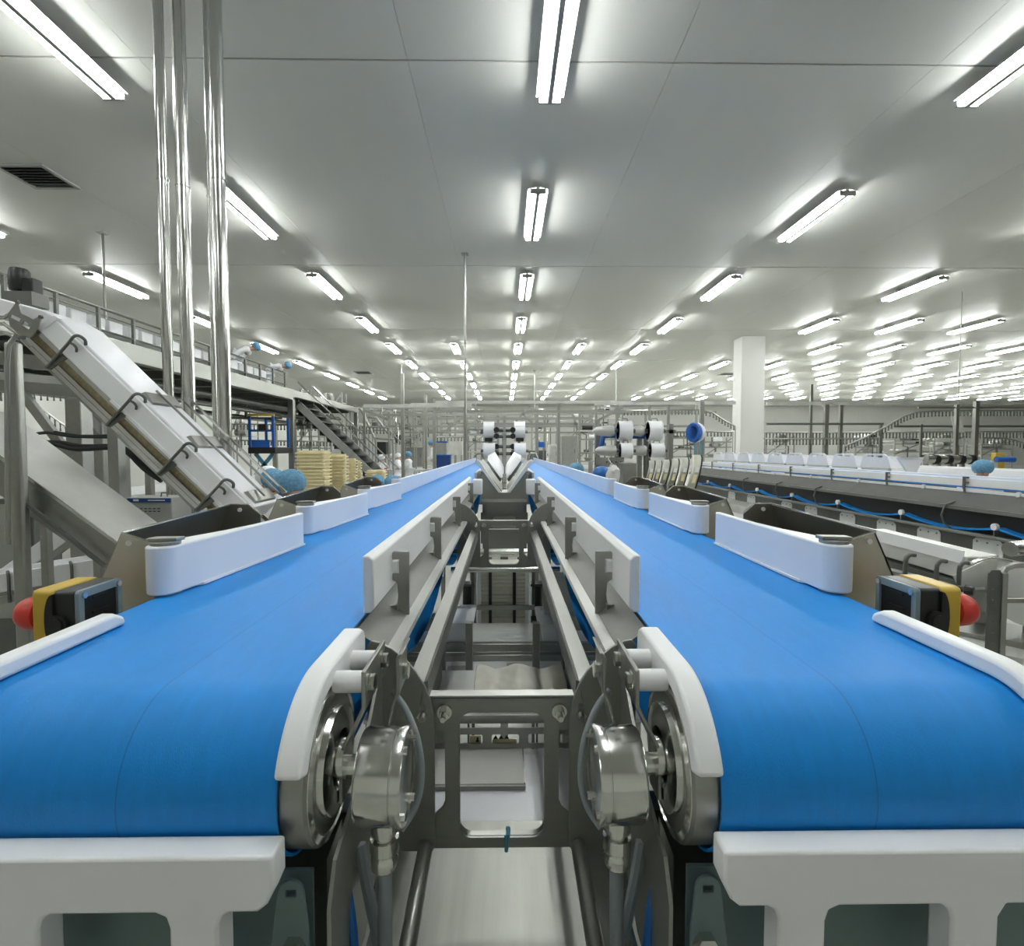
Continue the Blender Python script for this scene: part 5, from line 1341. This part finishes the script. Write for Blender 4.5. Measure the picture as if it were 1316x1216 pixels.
# second line far behind: guide, boxes
t = Thing('second_gutter_line', 'second white gutter line behind the tipping trays on the far right', 'conveyor', (6.5, 8, 0))
t.part('guide_wall', MB().box(6.4, 6.43, 5.0, 9.0, 1.19, 1.29), 'white_plastic', bevel=.004)
t.part('bed', MB().box(6.43, 6.9, 5.0, 12.0, 1.12, 1.2), 'sheet_pale')
t.part('guide_wall', MB().box(6.88, 6.91, 5.0, 12.0, 1.19, 1.29), 'white_plastic', bevel=.004)
t.part('skirt', MB().box(6.41, 6.43, 5.0, 12.0, .9, 1.12), 'steel_dark')
for y in (5.2, 8, 11): t.part('leg', MB().box(6.6, 6.66, y, y + .06, 0, 1.12), 'steel')
for i, (px, w_) in enumerate(((1196, 12), (1212, 12), (1228, 12), (1243, 10))):
    d = 9.0
    a, b = at(px - w_*.5, 585, d), at(px + w_*.5, 596, d)
    t = Thing('bright_roller', 'shiny steel roller with dark collars behind the gutter line, %s from the left' % ORD[i], 'roller', ((a.x + b.x)/2, d, 0), 'shiny rollers')
    zc = (a.z + b.z)/2; r = (a.z - b.z)/2
    t.part('drum', MB().cyl((a.x, d, zc), (b.x - .04, d, zc), r, 14), 'steel_polished')
    t.part('collar', MB().cyl((b.x - .04, d, zc), (b.x + .03, d, zc), r*1.15, 12), 'black_plastic')
    t.part('stand', MB().box((a.x + b.x)/2 - .03, (a.x + b.x)/2 + .03, d + r, d + r + .05, 0, zc), 'steel')
a = at(1292, 590, 9); 
t = Thing('blue_roll', 'white machine head with a blue roll at the far right', 'roll', (a.x, 9, 0))
t.part('roll', MB().cyl(at(1280, 590.5, 9), at(1303, 591, 9), .05, 12), 'blue_paint', label='blue roll')
t.part('housing', MB().box(at(1278, 0, 9).x, at(1312, 0, 9).x, 9.06, 9.4, at(0, 604, 9).z, at(0, 593, 9).z), 'white_plastic', bevel=.02)
t.part('stand', MB().box(a.x - .1, a.x + .1, 9.1, 9.3, 0, at(0, 604, 9).z), 'steel')
tag(MB().box(at(1303, 0, 10.5).x, at(1316, 0, 10.5).x, 10.5, 10.6, 0, at(0, 582, 10.5).z).build('yellow_post', 'yellow_plastic', bevel=.01), 'yellow post head at the far right edge', 'post')
a, b = at(1222, 535, 11.5), at(1240, 556, 11.5)
t = Thing('film_sheet', 'pale hanging film sheet beside the far right columns', 'sheet', ((a.x + b.x)/2, 11.5, b.z))
t.part('sheet', MB().prism([(a.x, a.z), (b.x - .1, a.z), (b.x, b.z), (a.x + .1, b.z)], 'xz', 11.5, 11.51), 'table_film')
t.part('hanger', MB().cyl(((a.x + b.x)/2, 11.51, a.z), ((a.x + b.x)/2, 11.51, ZC), .01, 6), 'steel')

# white trough machine end, ring roller and perforated upright beside the right stop box
t = Thing('trough_end', 'pale trough conveyor end with black knob behind the right stop box', 'conveyor', (1.9, 2.6, 0))
tq = [at(1125, 690, 2.9), at(1188, 700, 2.75), at(1262, 722, 2.5), at(1262, 756, 2.5), at(1120, 716, 2.9)]
a, b = at(1118, 692, 3.0), at(1262, 730, 2.4)
t.part('trough', MB().bar(a, b, .18, .11), 'sheet_pale', bevel=.006)
t.part('trough_wall', MB().bar(a + Vector((-.09, 0, .05)), b + Vector((-.09, 0, .05)), .012, .06), 'white_plastic')
t.part('under_frame', MB().bar(a + Vector((-.06, -.02, -.10)), b + Vector((-.06, -.02, -.10)), .10, .07), 'steel_dark')
t.part('under_frame', MB().bar(at(1118, 735, 2.7), at(1270, 775, 2.3), .06, .08), 'steel')
t.part('base_tray', MB().bar(at(1150, 790, 2.5), at(1330, 822, 2.2), .3, .03), 'steel')
t.part('base_tray', MB().bar(at(1180, 815, 2.3), at(1330, 845, 2.1), .3, .05), 'sheet_pale')
hk = at(1205, 745, 2.2)
for px, py in ((1203, 750), (1232, 752), (1163, 742)):
    q = at(px, py, 2.25)
    t.part('rail_hook', MB().tube(spl([q, q + Vector((0, 0, .06)), q + Vector((.004, 0, .085)), q + Vector((.02, 0, .098)), q + Vector((.042, 0, .096))], 3), .009, 8), 'steel_dark')
q = at(1240, 758, 2.2)
kn = t.part('knob', MB().lathe([(.0, -.03), (.018, -.03), (.022, -.02), (.022, 0), (.012, .004), (.012, .03)], q, (-.6, .8, 0), 8), 'black_plastic')
t.part('pin', MB().cyl(q, q + Vector((.1, .02, 0)), .006, 8), 'steel_polished', kn)
t.part('guard', MB().prism([xz(at(*p, 2.35)) for p in ((1225, 740), (1275, 716), (1275, 800), (1255, 808), (1250, 790))], 'xz', 2.35, 2.356), 'sheet_pale')
for p, d in ((a, 3.0), (b, 2.45)): t.part('leg', MB().box(p.x - .02, p.x + .02, p.y - .02, p.y + .02, 0, p.z - .1), 'steel')
t = Thing('perforated_upright', 'dark steel upright with a row of holes, right of the red button', 'upright', (at(1281, 800, 1.9).x, 1.9, 0))
u0, u1 = at(1271, 737, 1.9), at(1283, 850, 1.9)
hs = [[(at(1276, py, 1.9).x + .0035*math.cos(k*PI/3), at(1276, py, 1.9).z + .0035*math.sin(k*PI/3)) for k in range(6)] for py in range(757, 850, 14)]
t.part('web', MB().prism([(u0.x, .1), (u1.x, .1), (u1.x, u0.z), (u1.x - .008, u0.z + .012), (u0.x + .01, u0.z + .012), (u0.x, u0.z)], 'xz', 1.9, 1.905, holes=hs), 'steel_dark')
t.part('flange', MB().box(u1.x, u1.x + .02, 1.895, 1.94, .0, u0.z), 'steel')
t.part('bent_arm', MB().tube([at(1287, 850, 1.92), at(1287, 740, 1.92), at(1292, 731, 1.92), at(1302, 727, 1.92), at(1345, 725, 1.92)], .011, 8), 'steel')
t.part('crossbar', MB().bar(at(1283, 772, 1.95), at(1345, 772, 1.95), .012, .016), 'steel')
t.part('rod', MB().tube([at(1248, 724, 2.1), at(1256, 720, 2.1), at(1275, 718, 2.1), at(1300, 722, 2.1)], .006, 6), 'steel_polished')
t.part('foot', MB().box(u0.x - .02, u1.x + .03, 1.88, 1.94, 0, .012), 'steel')
t = Thing('ring_roller', 'large steel ring roller with black bands at the right edge', 'roller', (at(1322, 770, 2.2).x, 2.2, 0))
q = at(1349, 768, 2.15)
t.part('drum', MB().cyl(q + Vector((-.09, .02, 0)), q + Vector((.2, .1, 0)), .125, 28), 'sheet_pale')
for k in (0, .12): t.part('black_band', MB().lathe([(.128, 0), (.132, 0), (.132, .03), (.128, .03)], q + Vector((-.07 + k, .03 + k*.27, 0)), (1, .27, 0), 28), 'black_rubber')
t.part('stand', MB().box(q.x - .03, q.x + .03, q.y + .02, q.y + .08, 0, q.z), 'steel')
t.part('stand', MB().box(q.x + .12, q.x + .16, q.y + .02, q.y + .08, 0, q.z), 'steel')
t = Thing('steel_pipe_end', 'open steel pipe end poking in above the perforated upright', 'pipe', (at(1305, 705, 2.3).x, 2.3, 0))
q = at(1298, 706, 2.25)
t.part('pipe', MB().lathe([(.026, 0), (.032, 0), (.032, .6), (.026, .6), (.026, .01)], q, (.95, .3, .02), 18), 'steel_polished')
t.part('support', MB().box(q.x + .3, q.x + .34, q.y + .08, q.y + .12, 0, q.z), 'steel')

# ------------------------------------------------------------------ far machinery between the lines
def machine(label, px0, px1, pt, pb, d, seed, blue=False):
    rnd = random.Random(seed)
    a, b = at(px0, pt, d), at(px1, pb, d); k = d/FPX
    t = Thing('process_machine', label, 'machine', ((a.x + b.x)/2, d, 0), 'far process machines')
    wd = b.x - a.x; ht = a.z - b.z
    for x in (a.x, b.x):
        for y in (d, d + .6): t.part('post', MB().box(x - k*.7, x + k*.7, y - k*.7, y + k*.7, 0, a.z), 'steel_painted')
    n = rnd.randint(3, 4)
    for i in range(n):
        z = b.z + ht*(i + .2 + .5*rnd.random())/n
        t.part('shelf', MB().box(a.x, b.x, d, d + .6, z, z + k*1.6), 'sheet_pale' if rnd.random() < .5 else 'steel_painted')
        for j in range(rnd.randint(1, 3)):
            x = a.x + wd*rnd.uniform(.08, .7); w2 = wd*rnd.uniform(.12, .28); h2 = ht/n*rnd.uniform(.3, .7)
            mm = rnd.choice(['steel', 'white_plastic', 'steel_dark', 'sheet_pale', 'steel_painted', 'black_plastic'] + (['blue_paint'] if blue else []))
            if rnd.random() < .45: t.part('motor', MB().cyl((x, d + .1, z + k*1.6 + h2*.4), (x + w2, d + .1, z + k*1.6 + h2*.4), h2*.4, 10), mm)
            else: t.part('unit', MB().box(x, min(x + w2, b.x), d + .02, d + .4, z + k*1.6, z + k*1.6 + h2), mm, bevel=k)
    t.part('brace', MB().bar((a.x, d, b.z + ht*.2), (b.x, d, a.z), k*1.2, k*1.2), 'steel')
    for j in range(2):
        x = a.x + wd*rnd.uniform(.1, .8)
        t.part('pipe', MB().tube([(x, d - .02, a.z), (x, d - .02, a.z - ht*.4), (x + wd*.12, d - .02, a.z - ht*.45), (x + wd*.12, d - .02, b.z)], k*.8, 6), 'steel_polished' if j else 'steel_dark')
for i, (px0, px1, pt, pb, d, where, bl) in enumerate((
    (566, 600, 530, 566, 26, 'just left of the belt end drums', 0), (600, 622, 526, 560, 27, 'close behind the left belt end', 0), (684, 716, 528, 575, 26, 'close behind the right belt end', 1),
    (718, 760, 534, 590, 21, 'behind the white cabinets right of the belts', 0), (744, 790, 545, 600, 18.5, 'left of the four white drums', 1), (530, 560, 520, 562, 27, 'above the bench with the blue crate', 0),
    (440, 470, 545, 590, 25, 'behind the foot of the staircase', 0), (380, 420, 530, 580, 24, 'behind the walkway post', 0), (862, 900, 560, 590, 20, 'under the hose wheel', 0), (905, 942, 562, 592, 19, 'against the left of the column', 0),
    (985, 1020, 560, 590, 20, 'just right of the column', 0), (1100, 1130, 562, 588, 19, 'under the rising chain track', 0), (1150, 1200, 562, 590, 18, 'below the upper chain track', 1), (1200, 1238, 560, 588, 19, 'beside the far right columns', 0), (1262, 1300, 566, 590, 18, 'at the far right end', 1), (292, 322, 500, 580, 19, 'behind the pipes under the walkway', 0), (376, 400, 500, 560, 15.2, 'just behind the walkway post', 0), (410, 440, 505, 560, 22, 'seen over the middle of the staircase', 0), (474, 505, 520, 552, 23, 'above the dark screen cabinet', 0), (505, 532, 522, 575, 23.5, 'behind the hooded workers', 0), (600, 640, 545, 585, 14, 'beside the left pair of drums', 0), (765, 800, 520, 548, 20, 'above the four white drums', 0))):
    machine('grey process machine of frames and motors ' + where, px0, px1, pt, pb, d, 40 + i, bl)
